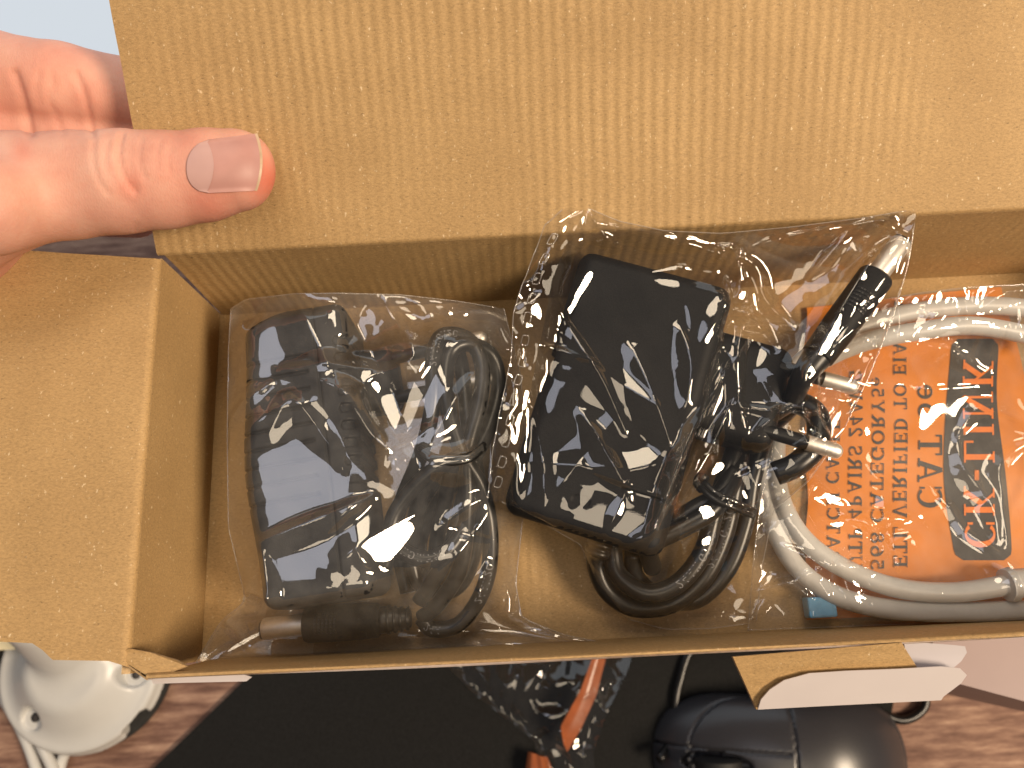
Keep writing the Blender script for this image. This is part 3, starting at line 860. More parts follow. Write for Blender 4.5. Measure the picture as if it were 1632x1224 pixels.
PC = thing('patch_cable', 'coiled pale grey network patch cable in the orange printed bag', 'cable', (215, 55, 3))
mb = MB(); R3 = 2.9
tube(mb, UL([(1690, 968, 7), (1560, 975, 7), (1430, 972, 7), (1340, 952, 7), (1276, 910, 7), (1238, 850, 7), (1216, 770, 7), (1220, 690, 8), (1252, 605, 9), (1320, 545, 10), (1410, 508, 11), (1510, 490, 11.5), (1600, 488, 11.5), (1690, 500, 11)]), R3, 18, 1.2)
mb.build('outer_turn', M['cable_white'], PC, True)
mb = MB()
tube(mb, UL([(1608, 932, 10), (1520, 944, 9), (1430, 937, 9), (1350, 908, 9), (1284, 862, 9.5), (1246, 800, 9), (1236, 730, 9), (1246, 655, 9), (1288, 590, 11), (1370, 548, 14), (1470, 527, 16), (1560, 520, 16), (1690, 545, 14)]), R3, 18, 1.2)
mb.build('inner_turn', M['cable_white'], PC, True)
v, f = lathe(U(1606, 932, 10), U(1660, 925, 10), [(-1, 3.0), (-.6, 4.6), (1.4, 4.9), (1.8, 4.2), (8, 4.0)], 28)
o = mesh_obj('connector_boot', v, f, M['cable_white'], PC, True); sharp(o)
# blue plug body under the coil
mb = MB(); a_, b_ = U(1283, 985, 3), U(1322, 950, 3)
box_mesh(mb, (a_[0], a_[1], 2.2), (b_[0], b_[1], 7.5)); o = mb.build('connector', M['blue'], PC)
bv = o.modifiers.new('bevel', 'BEVEL'); bv.width = .0006; bv.segments = 2

# ================================================================== film: position based cloth dropped on the goods
def bvh_of(objs):
    v = []; f = []
    for o in objs:
        b = len(v); off = OFF[o.name]
        v += [tuple(np.array(x.co) / S + off) for x in o.data.vertices]
        f += [[i + b for i in p.vertices] for p in o.data.polygons]
    return BVHTree.FromPolygons(v, f)
def height_map(objs, lo, hi, res, floor):
    t = bvh_of(objs); nx = int((hi[0] - lo[0]) / res) + 1; ny = int((hi[1] - lo[1]) / res) + 1
    Hm = np.full((nx, ny), floor, float)
    dn = Vector((0, 0, -1))
    for i in range(nx):
        for j in range(ny):
            h = t.ray_cast(Vector((lo[0] + i * res, lo[1] + j * res, 200)), dn)
            if h[0] is not None: Hm[i, j] = max(floor, h[0].z)
    return Hm
def sample(Hm, lo, res, x, y):
    u = np.clip((x - lo[0]) / res, 0, Hm.shape[0] - 1.001); v = np.clip((y - lo[1]) / res, 0, Hm.shape[1] - 1.001)
    i = u.astype(int); j = v.astype(int); a = u - i; b = v - j
    return (Hm[i, j] * (1 - a) * (1 - b) + Hm[i + 1, j] * a * (1 - b) + Hm[i, j + 1] * (1 - a) * b + Hm[i + 1, j + 1] * a * b)
def resample(poly, n):
    p = np.asarray(poly, float); s = np.concatenate([[0], np.cumsum(np.linalg.norm(np.diff(p, axis=0), axis=1))])
    t = np.linspace(0, s[-1], n); return np.stack([np.interp(t, s, p[:, k]) for k in range(3)], 1)
def coons(bot, top, left, right, nu, nv):
    """bot/top run left->right, left/right run bottom->top"""
    b, t, l, r = resample(bot, nu), resample(top, nu), resample(left, nv), resample(right, nv)
    u = np.linspace(0, 1, nu)[:, None, None]; v = np.linspace(0, 1, nv)[None, :, None]
    return ((1 - v) * b[:, None] + v * t[:, None] + (1 - u) * l[None] + u * r[None]
            - ((1 - u) * (1 - v) * b[0] + u * (1 - v) * b[-1] + (1 - u) * v * t[0] + u * v * t[-1]))
def smooth_noise(shape, cells, rng):
    a = rng.standard_normal((cells[0] + 3, cells[1] + 3))
    x = np.linspace(0, cells[0], shape[0]); y = np.linspace(0, cells[1], shape[1])
    i = x.astype(int); j = y.astype(int); fx = (x - i); fy = (y - j); fx = fx * fx * (3 - 2 * fx); fy = fy * fy * (3 - 2 * fy)
    A = a[np.ix_(i, j)]; B = a[np.ix_(i + 1, j)]; Cc = a[np.ix_(i, j + 1)]; Dd = a[np.ix_(i + 1, j + 1)]
    fx = fx[:, None]; fy = fy[None]
    return (A * (1 - fx) + B * fx) * (1 - fy) + (Cc * (1 - fx) + Dd * fx) * fy
def drape(X0, slack, Hm, lo, res, steps, rng, lift=6, noise_amp=2.5, cells=((5, 6), (12, 14), (24, 28)), bendk=.12, iters=6, grav=.02, gap=.5):
    nu, nv = X0.shape[:2]
    Lh = np.linalg.norm(X0[1:] - X0[:-1], axis=2) * slack[0]
    Lv = np.linalg.norm(X0[:, 1:] - X0[:, :-1], axis=2) * slack[1]
    sl = (slack[0] + slack[1]) / 2
    Ld1 = np.linalg.norm(X0[1:, 1:] - X0[:-1, :-1], axis=2) * sl
    Ld2 = np.linalg.norm(X0[1:, :-1] - X0[:-1, 1:], axis=2) * sl
    Lb1 = Lh[1:] + Lh[:-1]; Lb2 = Lv[:, 1:] + Lv[:, :-1]
    w = np.ones((nu, nv)); w[0] = w[-1] = 0; w[:, 0] = w[:, -1] = 0
    X = X0.copy()
    U_, V_ = np.meshgrid(np.linspace(0, 1, nu), np.linspace(0, 1, nv), indexing='ij')
    env = (np.clip(np.minimum(U_, 1 - U_) / .12, 0, 1) * np.clip(np.minimum(V_, 1 - V_) / .12, 0, 1))
    for k, c in enumerate(cells):
        X[..., 2] += env * noise_amp / (1.7 ** k) * smooth_noise((nu, nv), c, rng)
        for ax in (0, 1): X[..., ax] += env * .35 * noise_amp / (1.7 ** k) * smooth_noise((nu, nv), c, rng)
    h = sample(Hm, lo, res, X[..., 0], X[..., 1]) + gap
    X[..., 2] = np.where(w > 0, np.maximum(X[..., 2], h) + lift * env * .3, X[..., 2])
    Vv = np.zeros_like(X)
    def pr(ia, ib, Lr, k):
        A = X[ia]; B = X[ib]; wa = w[ia]; wb = w[ib]
        d = B - A; l = np.sqrt((d * d).sum(2)) + 1e-9
        c = (k * (l - Lr) / l / np.maximum(wa + wb, 1e-6))[..., None] * d
        X[ia] = A + c * wa[..., None]; X[ib] = B - c * wb[..., None]
    sl_ = slice
    for st in range(steps):
        Xp = X.copy()
        X = X + Vv * .96
        X[..., 2] -= grav * w
        for it in range(iters):
            for o in (0, 1):
                e = nu - 1 - (nu - 1 - o) % 2
                pr((sl_(o, nu - 1, 2), sl_(None)), (sl_(o + 1, nu, 2), sl_(None)), Lh[o::2], 1.0)
                pr((sl_(None), sl_(o, nv - 1, 2)), (sl_(None), sl_(o + 1, nv, 2)), Lv[:, o::2], 1.0)
            for o in (0, 1):
                pr((sl_(o, nu - 1, 2), sl_(0, nv - 1)), (sl_(o + 1, nu, 2), sl_(1, nv)), Ld1[o::2], .5)
                pr((sl_(o, nu - 1, 2), sl_(1, nv)), (sl_(o + 1, nu, 2), sl_(0, nv - 1)), Ld2[o::2], .5)
            if bendk:
                for o in range(4):
                    q = [i for i in range(o, nu - 2, 4)]
                    if q: pr((q, sl_(None)), ([i + 2 for i in q], sl_(None)), Lb1[q], bendk)
                    q = [i for i in range(o, nv - 2, 4)]
                    if q: pr((sl_(None), q), (sl_(None), [i + 2 for i in q]), Lb2[:, q], bendk)
            h = sample(Hm, lo, res, X[..., 0], X[..., 1]) + gap
            hit = (X[..., 2] < h) & (w > 0)
            X[..., 2] = np.where(hit, h, X[..., 2])
        Vv = (X - Xp) * .9
        Vv[hit] *= .4
    return X
def relax(X, n, k=.5):
    for _ in range(n):
        Y = X.copy()
        Y[1:-1, 1:-1] = X[1:-1, 1:-1] * (1 - k) + k * .25 * (X[2:, 1:-1] + X[:-2, 1:-1] + X[1:-1, 2:] + X[1:-1, :-2])
        X = Y
    return X
def grid_faces(nu, nv, base=0):
    i, j = np.meshgrid(np.arange(nu - 1), np.arange(nv - 1), indexing='ij')
    a = (i * nv + j).ravel() + base
    return np.stack([a, a + nv, a + nv + 1, a + 1], 1)
def film(name, X, mat, parent, subdiv=True):
    nu, nv = X.shape[:2]
    o = mesh_obj(name, X.reshape(-1, 3), grid_faces(nu, nv), mat, parent, True)
    if subdiv:
        m = o.modifiers.new('smooth', 'SUBSURF'); m.levels = 1; m.render_levels = 1
    return o
def meshes_of(*roots):
    out = []
    for r in roots:
        st = [r]
        while st:
            q = st.pop()
            for c in COL.objects:
                if c.parent == q: st.append(c)
            if q.type == 'MESH' and 'lettering' not in q.name: out.append(q)
    return out
LO, HI, RES = (0., 0.), (WX, D + 20), .8
def bottom_film(bot, top, left, right, z, nu=26, nv=26):
    f = lambda L_: [np.array([p[0], p[1], p[2]]) for p in L_]
    X = coons(f(bot), f(top), f(left), f(right), nu, nv)
    u, v = np.meshgrid(np.linspace(0, 1, nu), np.linspace(0, 1, nv), indexing='ij')
    e = np.clip(np.minimum(np.minimum(u, 1 - u), np.minimum(v, 1 - v)) / .10, 0, 1)
    X[..., 2] = X[..., 2] * (1 - e) + z * e
    return X

def upsample(X, nu, nv):
    """smooth (Catmull-Rom) refinement of a film grid"""
    def up(A, n):
        m = A.shape[0]; t = np.linspace(0, m - 1, n); i = np.clip(t.astype(int), 0, m - 2); f = (t - i)[:, None, None]
        a, b, c, d = A[np.clip(i - 1, 0, m - 1)], A[i], A[i + 1], A[np.clip(i + 2, 0, m - 1)]
        return .5 * (2 * b + (c - a) * f + (2 * a - 5 * b + 4 * c - d) * f ** 2 + (3 * b - a - 3 * c + d) * f ** 3)
    return up(up(X, nu).transpose(1, 0, 2), nv).transpose(1, 0, 2)
def pix(X):
    q = (X - CAM) @ RM
    return 816 + F * q[..., 0] / -q[..., 2], 612 - F * q[..., 1] / -q[..., 2]
def seg_dist(px, py, P):
    """distance to a polyline and which side of it"""
    best = np.full(px.shape, 1e9); side = np.zeros(px.shape); tt = np.zeros(px.shape)
    n = len(P) - 1
    for k in range(n):
        a, b = P[k], P[k + 1]; d = b - a; l2 = d @ d + 1e-9
        t = np.clip(((px - a[0]) * d[0] + (py - a[1]) * d[1]) / l2, 0, 1)
        dx, dy = px - a[0] - t * d[0], py - a[1] - t * d[1]
        q = np.hypot(dx, dy); m = q < best
        best = np.where(m, q, best); side = np.where(m, np.sign(d[0] * dy - d[1] * dx), side); tt = np.where(m, (k + t) / n, tt)
    return best, side, tt
def folds(X, lines, rng, count, length, width, amp, Hm=None, region=None, grow=.25):
    """press sharp folds into a film: the listed ones and random ones, each a ridge with two slanting sides"""
    px, py = pix(X)
    jobs = [(np.array(catmull([(a, b, 0) for a, b in l], 6)[::2, :2]), am, w1, w2) for l, am, w1, w2 in lines]
    x0, x1, y0, y1 = region or (px.min(), px.max(), py.min(), py.max())
    for _ in range(count):
        c = np.array([rng.uniform(x0, x1), rng.uniform(y0, y1)]); an = rng.uniform(0, np.pi); ln_ = rng.uniform(*length)
        d = np.array([math.cos(an), math.sin(an)]) * ln_ / 2; bow = np.array([-d[1], d[0]]) * rng.uniform(-.25, .25)
        jobs.append((np.array([c - d, c + bow, c + d]), rng.uniform(*amp) * (1 if rng.random() < .7 else -1), rng.uniform(*width), rng.uniform(*width)))
    dz = np.zeros(px.shape); nu, nv = px.shape
    u = np.minimum(np.arange(nu), nu - 1 - np.arange(nu))[:, None]; v = np.minimum(np.arange(nv), nv - 1 - np.arange(nv))[None]
    env = np.clip(np.minimum(u, v) / 5.0, 0, 1)
    for P, am, w1, w2 in jobs:
        lo_ = P.min(0) - max(w1, w2); hi_ = P.max(0) + max(w1, w2)
        m = (px > lo_[0]) & (px < hi_[0]) & (py > lo_[1]) & (py < hi_[1])
        if not m.any(): continue
        d, sd, t = seg_dist(px[m], py[m], P)
        w = np.where(sd > 0, w1, w2) * (.35 + .65 * np.sin(np.pi * np.clip(t, .06, .94)))
        dz[m] += am * np.clip(1 - d / w, 0, 1) ** 1.25 * (grow + (1 - grow) * np.sin(np.pi * t))
    X = X.copy(); X[..., 2] += dz * env
    if Hm is not None:
        h = sample(Hm, LO, RES, X[..., 0], X[..., 1]) + .25
        X[..., 2] = np.where(env > 0, np.maximum(X[..., 2], h), X[..., 2])
    return X

# ---- left bag
BG1 = thing('plastic_bag', 'hazy clear plastic bag around the ribbed adapter at the left', 'plastic bag', (50, 55, 0))
hm1 = height_map(meshes_of(A1), LO, HI, RES, .8)
left = UL([(312, 1056, 6), (352, 990, 8), (392, 958, 14), (378, 900, 18), (364, 840, 20), (362, 700, 20), (364, 560, 22), (368, 492, 24)])
topb = UL([(368, 492, 24), (392, 477, 27), (470, 468, 30), (540, 467, 31), (640, 470, 28), (730, 480, 26), (803, 492, 24)])
right = UL([(990, 1030, 9), (900, 1012, 9), (832, 985, 9), (822, 930, 8), (834, 820, 7), (838, 700, 9), (830, 600, 12), (803, 492, 24)])
bot = UL([(312, 1056, 6), (420, 1056, 6), (560, 1050, 6), (700, 1045, 6), (850, 1037, 7), (990, 1030, 9)])
X0 = coons(bot, topb, left, right, 72, 78)
X1 = drape(X0, (1.06, 1.055), hm1, LO, RES, 120, np.random.default_rng(5), lift=7, noise_amp=2.6, cells=((4, 5),), bendk=.4, iters=6)
X1 = upsample(relax(X1, 5), 215, 233)
X1 = folds(X1, [
 ([(612, 470), (622, 500), (650, 540), (662, 572), (640, 590), (600, 600), (583, 615), (580, 640), (600, 680), (625, 715)], 3.2, 48, 30),
 ([(458, 590), (500, 605), (555, 632), (575, 660), (600, 700), (628, 717), (660, 700), (692, 678)], 3.6, 60, 34),
 ([(612, 472), (680, 475), (740, 497)], 2.0, 30, 25), ([(375, 885), (450, 852), (540, 815), (597, 790)], 2.6, 36, 22),
 ([(455, 590), (520, 585), (610, 590)], 2.2, 40, 30), ([(430, 690), (470, 640), (520, 700), (545, 740)], 1.8, 40, 30),
 ([(520, 850), (560, 815), (598, 788)], 2.2, 20, 26), ([(765, 925), (785, 900), (812, 952), (812, 985), (860, 1010), (965, 1026)], 3.0, 26, 20),
 ([(765, 920), (768, 960), (790, 1000), (850, 1022)], 2.4, 22, 22), ([(318, 1050), (350, 978), (400, 1035)], 4.0, 26, 26),
 ([(364, 972), (395, 945), (440, 960)], 3.0, 24, 24), ([(420, 880), (432, 960), (412, 1032)], 3.0, 22, 20), ([(320, 1050), (420, 1040), (520, 1046)], 2.4, 16, 16),
 ([(690, 700), (740, 620), (760, 590)], 2.0, 26, 26), ([(560, 560), (640, 552), (700, 560)], 1.6, 26, 26), ([(700, 840), (760, 800), (800, 790)], 1.6, 26, 20),
], np.random.default_rng(17), 14, (120, 380), (22, 75), (.8, 2.6), hm1)
X1 = folds(X1, [], np.random.default_rng(18), 3, (40, 120), (8, 20), (.5, 1.4), hm1)
film('front_film', X1, M['film_soft'], BG1, False)
film('back_film', bottom_film(bot, topb, left, right, .6), M['film_soft'], BG1)
def welt(parent, r, *edges):
    """the welded rim where front and back film meet"""
    mb = MB()
    for e in edges:
        tube(mb, e, r, 6, 1.5)
    return mb.build('welded_rim', M['film_seam'], parent, True)
welt(BG1, .14, X1[0, ::8], X1[::8, 0], X1[-1, ::8], X1[::8, -1])

# ---- middle bag
BG2 = thing('plastic_bag', 'crisp crinkled clear bag with a perforated edge around the wall plug adapter', 'plastic bag', (135, 65, 0))
hm2 = height_map(meshes_of(A2) + meshes_of(PC), LO, HI, RES, .8)
left = UL([(800, 800, 30), (822, 735, 36), (838, 660, 38), (852, 590, 40), (868, 510, 44), (880, 445, 48), (905, 385, 51), (938, 332, 53)])
topb = UL([(938, 332, 53), (985, 352, 52), (1060, 368, 49), (1150, 372, 47), (1260, 362, 46), (1370, 348, 47), (1461, 333, 49)])
right = UL([(1205, 992, 4), (1215, 900, 10), (1232, 815, 18), (1290, 765, 24), (1342, 690, 30), (1385, 600, 34), (1425, 500, 38), (1448, 420, 44), (1461, 333, 49)])
bot = UL([(800, 800, 30), (870, 836, 24), (925, 868, 16), (950, 930, 9), (995, 985, 5), (1060, 1003, 4), (1130, 1002, 4), (1205, 992, 4)])
X0 = coons(bot, topb, left, right, 80, 80)
X2 = drape(X0, (1.08, 1.075), hm2, LO, RES, 120, np.random.default_rng(9), lift=6, noise_amp=2.6, cells=((5, 6), (11, 11)), bendk=.22, iters=6)
X2 = upsample(relax(X2, 8), 240, 240)
g2 = np.random.default_rng(31)
X2 = folds(X2, [
 ([(878, 462), (905, 520), (940, 580), (962, 615), (1000, 692)], 2.2, 22, 14), ([(845, 545), (900, 565), (950, 583)], 1.6, 16, 12),
 ([(1010, 560), (1035, 620), (1060, 690), (1075, 735)], 2.6, 46, 30), ([(930, 660), (975, 740), (1003, 790)], 2.4, 36, 22), ([(1085, 520), (1100, 580), (1095, 640)], 2.0, 30, 22),
 ([(1165, 400), (1190, 480), (1172, 560), (1176, 640), (1192, 712)], 3.0, 26, 22), ([(1150, 480), (1200, 520), (1240, 560)], 2.4, 22, 22),
 ([(1150, 600), (1110, 680), (1060, 790), (1030, 870)], 3.2, 24, 18), ([(1130, 640), (1085, 720), (1040, 850)], 2.6, 20, 14), ([(1165, 640), (1130, 720), (1085, 800)], 2.2, 18, 18),
 ([(1285, 590), (1350, 470), (1400, 400), (1440, 375)], 2.8, 24, 20), ([(1446, 410), (1425, 490), (1380, 590), (1350, 650)], 2.6, 20, 18),
 ([(1150, 395), (1200, 430), (1215, 480), (1260, 520)], 2.8, 24, 24), ([(960, 360), (1060, 385), (1160, 420), (1180, 470)], 2.6, 30, 24), ([(1180, 400), (1300, 372), (1430, 350)], 2.2, 26, 20),
 ([(940, 340), (960, 380), (990, 400)], 2.5, 20, 20), ([(1290, 620), (1340, 640), (1370, 610)], 2.2, 18, 18), ([(1250, 720), (1300, 700), (1330, 650)], 2.4, 18, 16),
 ([(1200, 690), (1250, 660), (1300, 690)], 2.0, 20, 16),
], g2, 11, (140, 380), (24, 64), (.7, 2.0), hm2)
X2 = folds(X2, [], g2, 20, (60, 200), (9, 26), (.6, 1.8), hm2, (1130, 1450, 340, 760))
X2 = folds(X2, [], g2, 9, (60, 170), (8, 24), (.5, 1.6), hm2, (840, 1180, 340, 500))
X2 = folds(X2, [], g2, 12, (60, 170), (8, 24), (.5, 1.6), hm2, (950, 1260, 740, 1010))
film('front_film', X2, M['film_crisp'], BG2, False)
film('back_film', bottom_film(bot, topb, left, right, 3.0), M['film_crisp'], BG2)
welt(BG2, .13, X2[::8, 0], X2[-1, ::8], X2[::8, -1])
# heat sealed strip with punched marks along the left edge
edge_i = np.array(UL([(800, 800, 30), (822, 735, 36), (838, 660, 38), (852, 590, 40), (868, 510, 44), (880, 445, 48), (905, 385, 51), (938, 332, 53)]))
edge_o = np.array(UL([(777, 796, 31), (785, 720, 37), (800, 640, 40), (815, 570, 42), (818, 500, 46), (843, 420, 49), (868, 362, 52), (900, 338, 54)]))
ei, eo = resample(edge_i, 90), resample(edge_o, 90)
Xs = np.zeros((90, 12, 3))
rs = np.random.default_rng(3)
nz = smooth_noise((90, 12), (14, 2), rs) * .9 + smooth_noise((90, 12), (34, 3), rs) * .35
for k in range(12):
    t = k / 11; Xs[:, k] = ei * (1 - t) + eo * t; Xs[:, k, 2] += nz[:, k] * (.25 + t)
strip = film('sealed_edge', Xs, M['film_crisp'], BG2)
mb = MB(); tube(mb, Xs[::2, -1], .16, 6, .8); mb.build('edge_crease', M['film_seam'], strip, True)
for k in range(6, 84, 6):
    c = Xs[k, 6] + np.array([0, 0, .25]); a_ = Xs[k + 1, 6] - Xs[k - 1, 6]; a_ /= np.linalg.norm(a_); b_ = Xs[k, 9] - Xs[k, 3]; b_ /= np.linalg.norm(b_)
    mb = MB(); loop = [c + a_ * x + b_ * y for x, y in ((-1.5, -.7), (-1.5, .7), (-.9, 1.0), (.9, .8), (1.5, .6), (1.4, -.8), (0, -1.0), (-1.5, -.7))]
    tube(mb, loop, .17, 6, .5); mb.build('punched_mark', M['film_seam'], strip, True)

# ---- right bag front film
hm3 = height_map(meshes_of(PC), LO, HI, RES, 3.0)
left = UL([(1192, 1004, 3), (1200, 900, 8), (1212, 800, 11), (1235, 700, 13), (1275, 600, 14), (1330, 530, 17), (1405, 478, 19)])
topb = UL([(1405, 478, 19), (1470, 466, 21), (1540, 458, 22), (1620, 454, 22), (1700, 450, 22)])
right = UL([(1700, 978, 4), (1700, 850, 9), (1700, 700, 11), (1700, 560, 17), (1700, 450, 22)])
bot = UL([(1192, 1004, 3), (1300, 1000, 3), (1450, 994, 3), (1580, 986, 3), (1700, 978, 4)])
X0 = coons(bot, topb, left, right, 66, 66)
X3 = drape(X0, (1.06, 1.06), hm3, LO, RES, 110, np.random.default_rng(21), lift=8, noise_amp=2.6, cells=((4, 5), (8, 8)), bendk=.3, iters=6)
X3 = upsample(relax(X3, 4), 200, 200)
g3 = np.random.default_rng(8)
X3 = folds(X3, [
 ([(1310, 832), (1400, 828), (1460, 833), (1480, 848)], 2.4, 22, 18), ([(1360, 612), (1450, 622), (1560, 616)], 1.2, 26, 8),
 ([(1525, 695), (1552, 655), (1600, 660), (1660, 690)], 2.4, 24, 22), ([(1525, 690), (1530, 740), (1570, 800), (1590, 860)], 2.4, 26, 22), ([(1645, 700), (1590, 740), (1592, 800), (1606, 872)], 2.6, 26, 22),
 ([(1420, 545), (1500, 560), (1580, 600)], 2.2, 26, 22), ([(1560, 495), (1600, 470), (1660, 460)], 2.4, 20, 18), ([(1240, 870), (1320, 900), (1420, 905)], 2.0, 22, 18),
 ([(1210, 830), (1260, 800), (1300, 760)], 2.4, 18, 16), ([(1200, 985), (1240, 930), (1300, 960)], 2.6, 22, 22), ([(1300, 985), (1400, 990), (1520, 985)], 2.0, 12, 12),
], g3, 14, (90, 300), (14, 46), (.6, 2.0), hm3)
X3 = folds(X3, [], g3, 20, (50, 160), (8, 24), (.5, 1.8), hm3, (1200, 1420, 700, 1000))
X3 = folds(X3, [], g3, 14, (40, 130), (8, 22), (.4, 1.6), hm3, (1380, 1660, 455, 600))
film('front_film', X3, M['film_mid'], B3, False)
welt(B3, .13, X3[0, ::8], X3[::8, 0], X3[::8, -1])

# ================================================================== hand holding the lid
HD = thing('person_hand', 'bare left hand gripping the lid with its thumb laid across the cardboard', 'hand', cam2world(CP(-150, 300, 200)))
_, lt = lid_hit(330, 290)
def chain(p, pts, k=3.0):
    d = None
    for (a, ra), (b, rb) in zip(pts[:-1], pts[1:]):
        q = sd_cone(p, a, b, ra, rb)
        d = q if d is None else smin(d, q, k)
    return d
def lid_dep(px, py): return lid_hit(px, py)[1]
def tp(px, py, rpx, squash=.80):
    """thumb joint: centre pixel, half width in pixels, lying on the lid"""
    ld = lid_dep(max(px, 200), py) if px > 180 else lid_dep(200, py) + (200 - px) * .012
    r = rpx * (ld - 8) / F
    dep = ld - r * squash - .2
    return CP(px, py, dep), rpx * dep / F
thumb = [tp(-90, 318, 98), tp(20, 303, 90), tp(110, 296, 84), tp(190, 290, 81), tp(262, 287, 76), tp(330, 279, 71), tp(372, 272, 66)]
TZC = np.mean([t[0][2] for t in thumb])
def squash_z(p, f):
    return p
def sd_hand(p):
    # thumb: flattened front to back
    zc = np.interp(p[:, 0], [t[0][0] for t in thumb], [t[0][2] for t in thumb])
    q = p.copy(); q[:, 2] = zc + (p[:, 2] - zc) / .82
    th = chain(q, thumb, 1.5) * .9
    # slightly dished nail bed: flatten the front of the end joint
    k = np.clip((p[:, 0] - CP(300, 270, 170)[0]) / 6.0, 0, 1)
    fl = p[:, 2] - (zc + 8.2) + .035 * (p[:, 0] - CP(300, 270, 170)[0])
    th = np.where(k > 0, smax(th, fl - 3 * (1 - k), 2.5), th)
    # thenar mass and palm running off to the left
    d = smin(th, sd_cone(p, CP(-120, 345, 196), CP(-20, 330, 190), 21, 12), 7)
    d = smin(d, sd_ell(p, CP(-150, 330, 214), (34, 26, 17)), 8)
    d = smin(d, sd_cone(p, CP(-200, 330, 214), CP(-620, 420, 235), 23, 26), 12)
    # fingers behind the lid
    idx = chain(p, [(CP(-130, 150, 226), 14.5), (CP(-10, 128, 224), 13.5), (CP(95, 138, 222), 11.8), (CP(230, 158, 226), 10.5), (CP(330, 175, 222), 9.0)], 2)
    mid = chain(p, [(CP(-130, 235, 230), 14.5), (CP(0, 225, 230), 13.5), (CP(110, 222, 229), 12.0), (CP(240, 235, 232), 10.5), (CP(350, 245, 228), 9.2)], 2)
    rng_ = chain(p, [(CP(-130, 290, 236), 14), (CP(20, 288, 239), 12.4), (CP(130, 292, 241), 11.2), (CP(240, 298, 243), 10.0), (CP(330, 305, 240), 9)], 2)
    pky = chain(p, [(CP(-130, 350, 244), 11), (CP(10, 335, 248), 9.6), (CP(110, 332, 250), 8.6), (CP(215, 340, 250), 7.8)], 2)
    fg = smin(smin(idx, mid, 2.2), smin(rng_, pky, 1.8), 1.8)
    d = smin(d, fg, 4.0)
    return d
lo_ = np.array([CP(-620, 0, 235)[0] - 5, CP(0, 520, 255)[1], -268]); hi_ = np.array([CP(450, 0, 172)[0] + 6, CP(0, 20, 226)[1] + 8, -150])
P_, F_ = surface_nets(sd_hand, lo_, hi_, .75, 2)
# skin creases: grooves pressed along pixel polylines (only the surface that faces the viewer there)
crease = [
 ([(150, 222), (148, 245), (152, 270), (160, 292), (172, 308)], 4.5, .50),
 ([(194, 216), (190, 235), (190, 255), (196, 275), (206, 294), (216, 306)], 5, .95),
 ([(226, 222), (222, 246), (224, 268), (232, 284)], 4.5, .40),
 ([(206, 262), (212, 285), (220, 300)], 4, .35), ([(172, 226), (168, 250), (172, 276)], 4, .35),
 ([(255, 226), (250, 250), (253, 272)], 4, .28), ([(272, 234), (268, 255), (271, 276)], 4, .22),
 ([(122, 118), (131, 140), (138, 165), (143, 190), (147, 214)], 6, 1.0),
 ([(24, 118), (34, 148), (42, 178), (48, 212)], 8, 1.2),
 ([(82, 118), (84, 138), (78, 158), (90, 185), (100, 212)], 6, .5),
 ([(62, 118), (58, 140), (66, 165)], 6, .4),
 ([(215, 372), (217, 358)], 5, .4),
]
q = P_.copy(); px = 816 + F * q[:, 0] / -q[:, 2]; py = 612 - F * q[:, 1] / -q[:, 2]
g = np.zeros_like(P_); f0 = sd_hand(P_)
for k in range(3):
    e = np.zeros(3); e[k] = .4; g[:, k] = sd_hand(P_ + e) - sd_hand(P_ - e)
g /= np.linalg.norm(g, axis=1)[:, None] + 1e-9
face = g[:, 2] > .1
disp = np.zeros(len(P_))
for pts, wd, dep in crease:
    c = catmull([(a, b, 0) for a, b in pts], 3)[:, :2]
    dd = np.full(len(P_), 1e9)
    for a in c:
        dd = np.minimum(dd, (px - a[0]) ** 2 + (py - a[1]) ** 2)
    disp += .85 * dep * (np.exp(-dd / (wd * wd)) - .35 * np.exp(-dd / (wd * wd * 6)))
lum = .28 * np.sin(px * .06 + 1) * np.sin(py * .05) 
P2 = P_ - g * ((disp * face) + lum * .5)[:, None]
hb_ = mesh_obj('hand', cam2world(P2), F_, M['skin'], HD, True)
flush = np.zeros(len(P2))
for fx, fy, fw, fa in ((432, 290, 42, .75), (330, 335, 60, .30), (208, 296, 22, .40), (35, 240, 18, .40), (300, 225, 26, .25), (60, 100, 60, .15), (130, 150, 40, .12), (262, 268, 26, .18)):
    flush = np.maximum(flush, fa * np.exp(-((px - fx) ** 2 + (py - fy) ** 2) / (fw * fw)))
hb_.data.attributes.new('flush', 'FLOAT', 'POINT').data.foreach_set('value', flush.astype(np.float32))
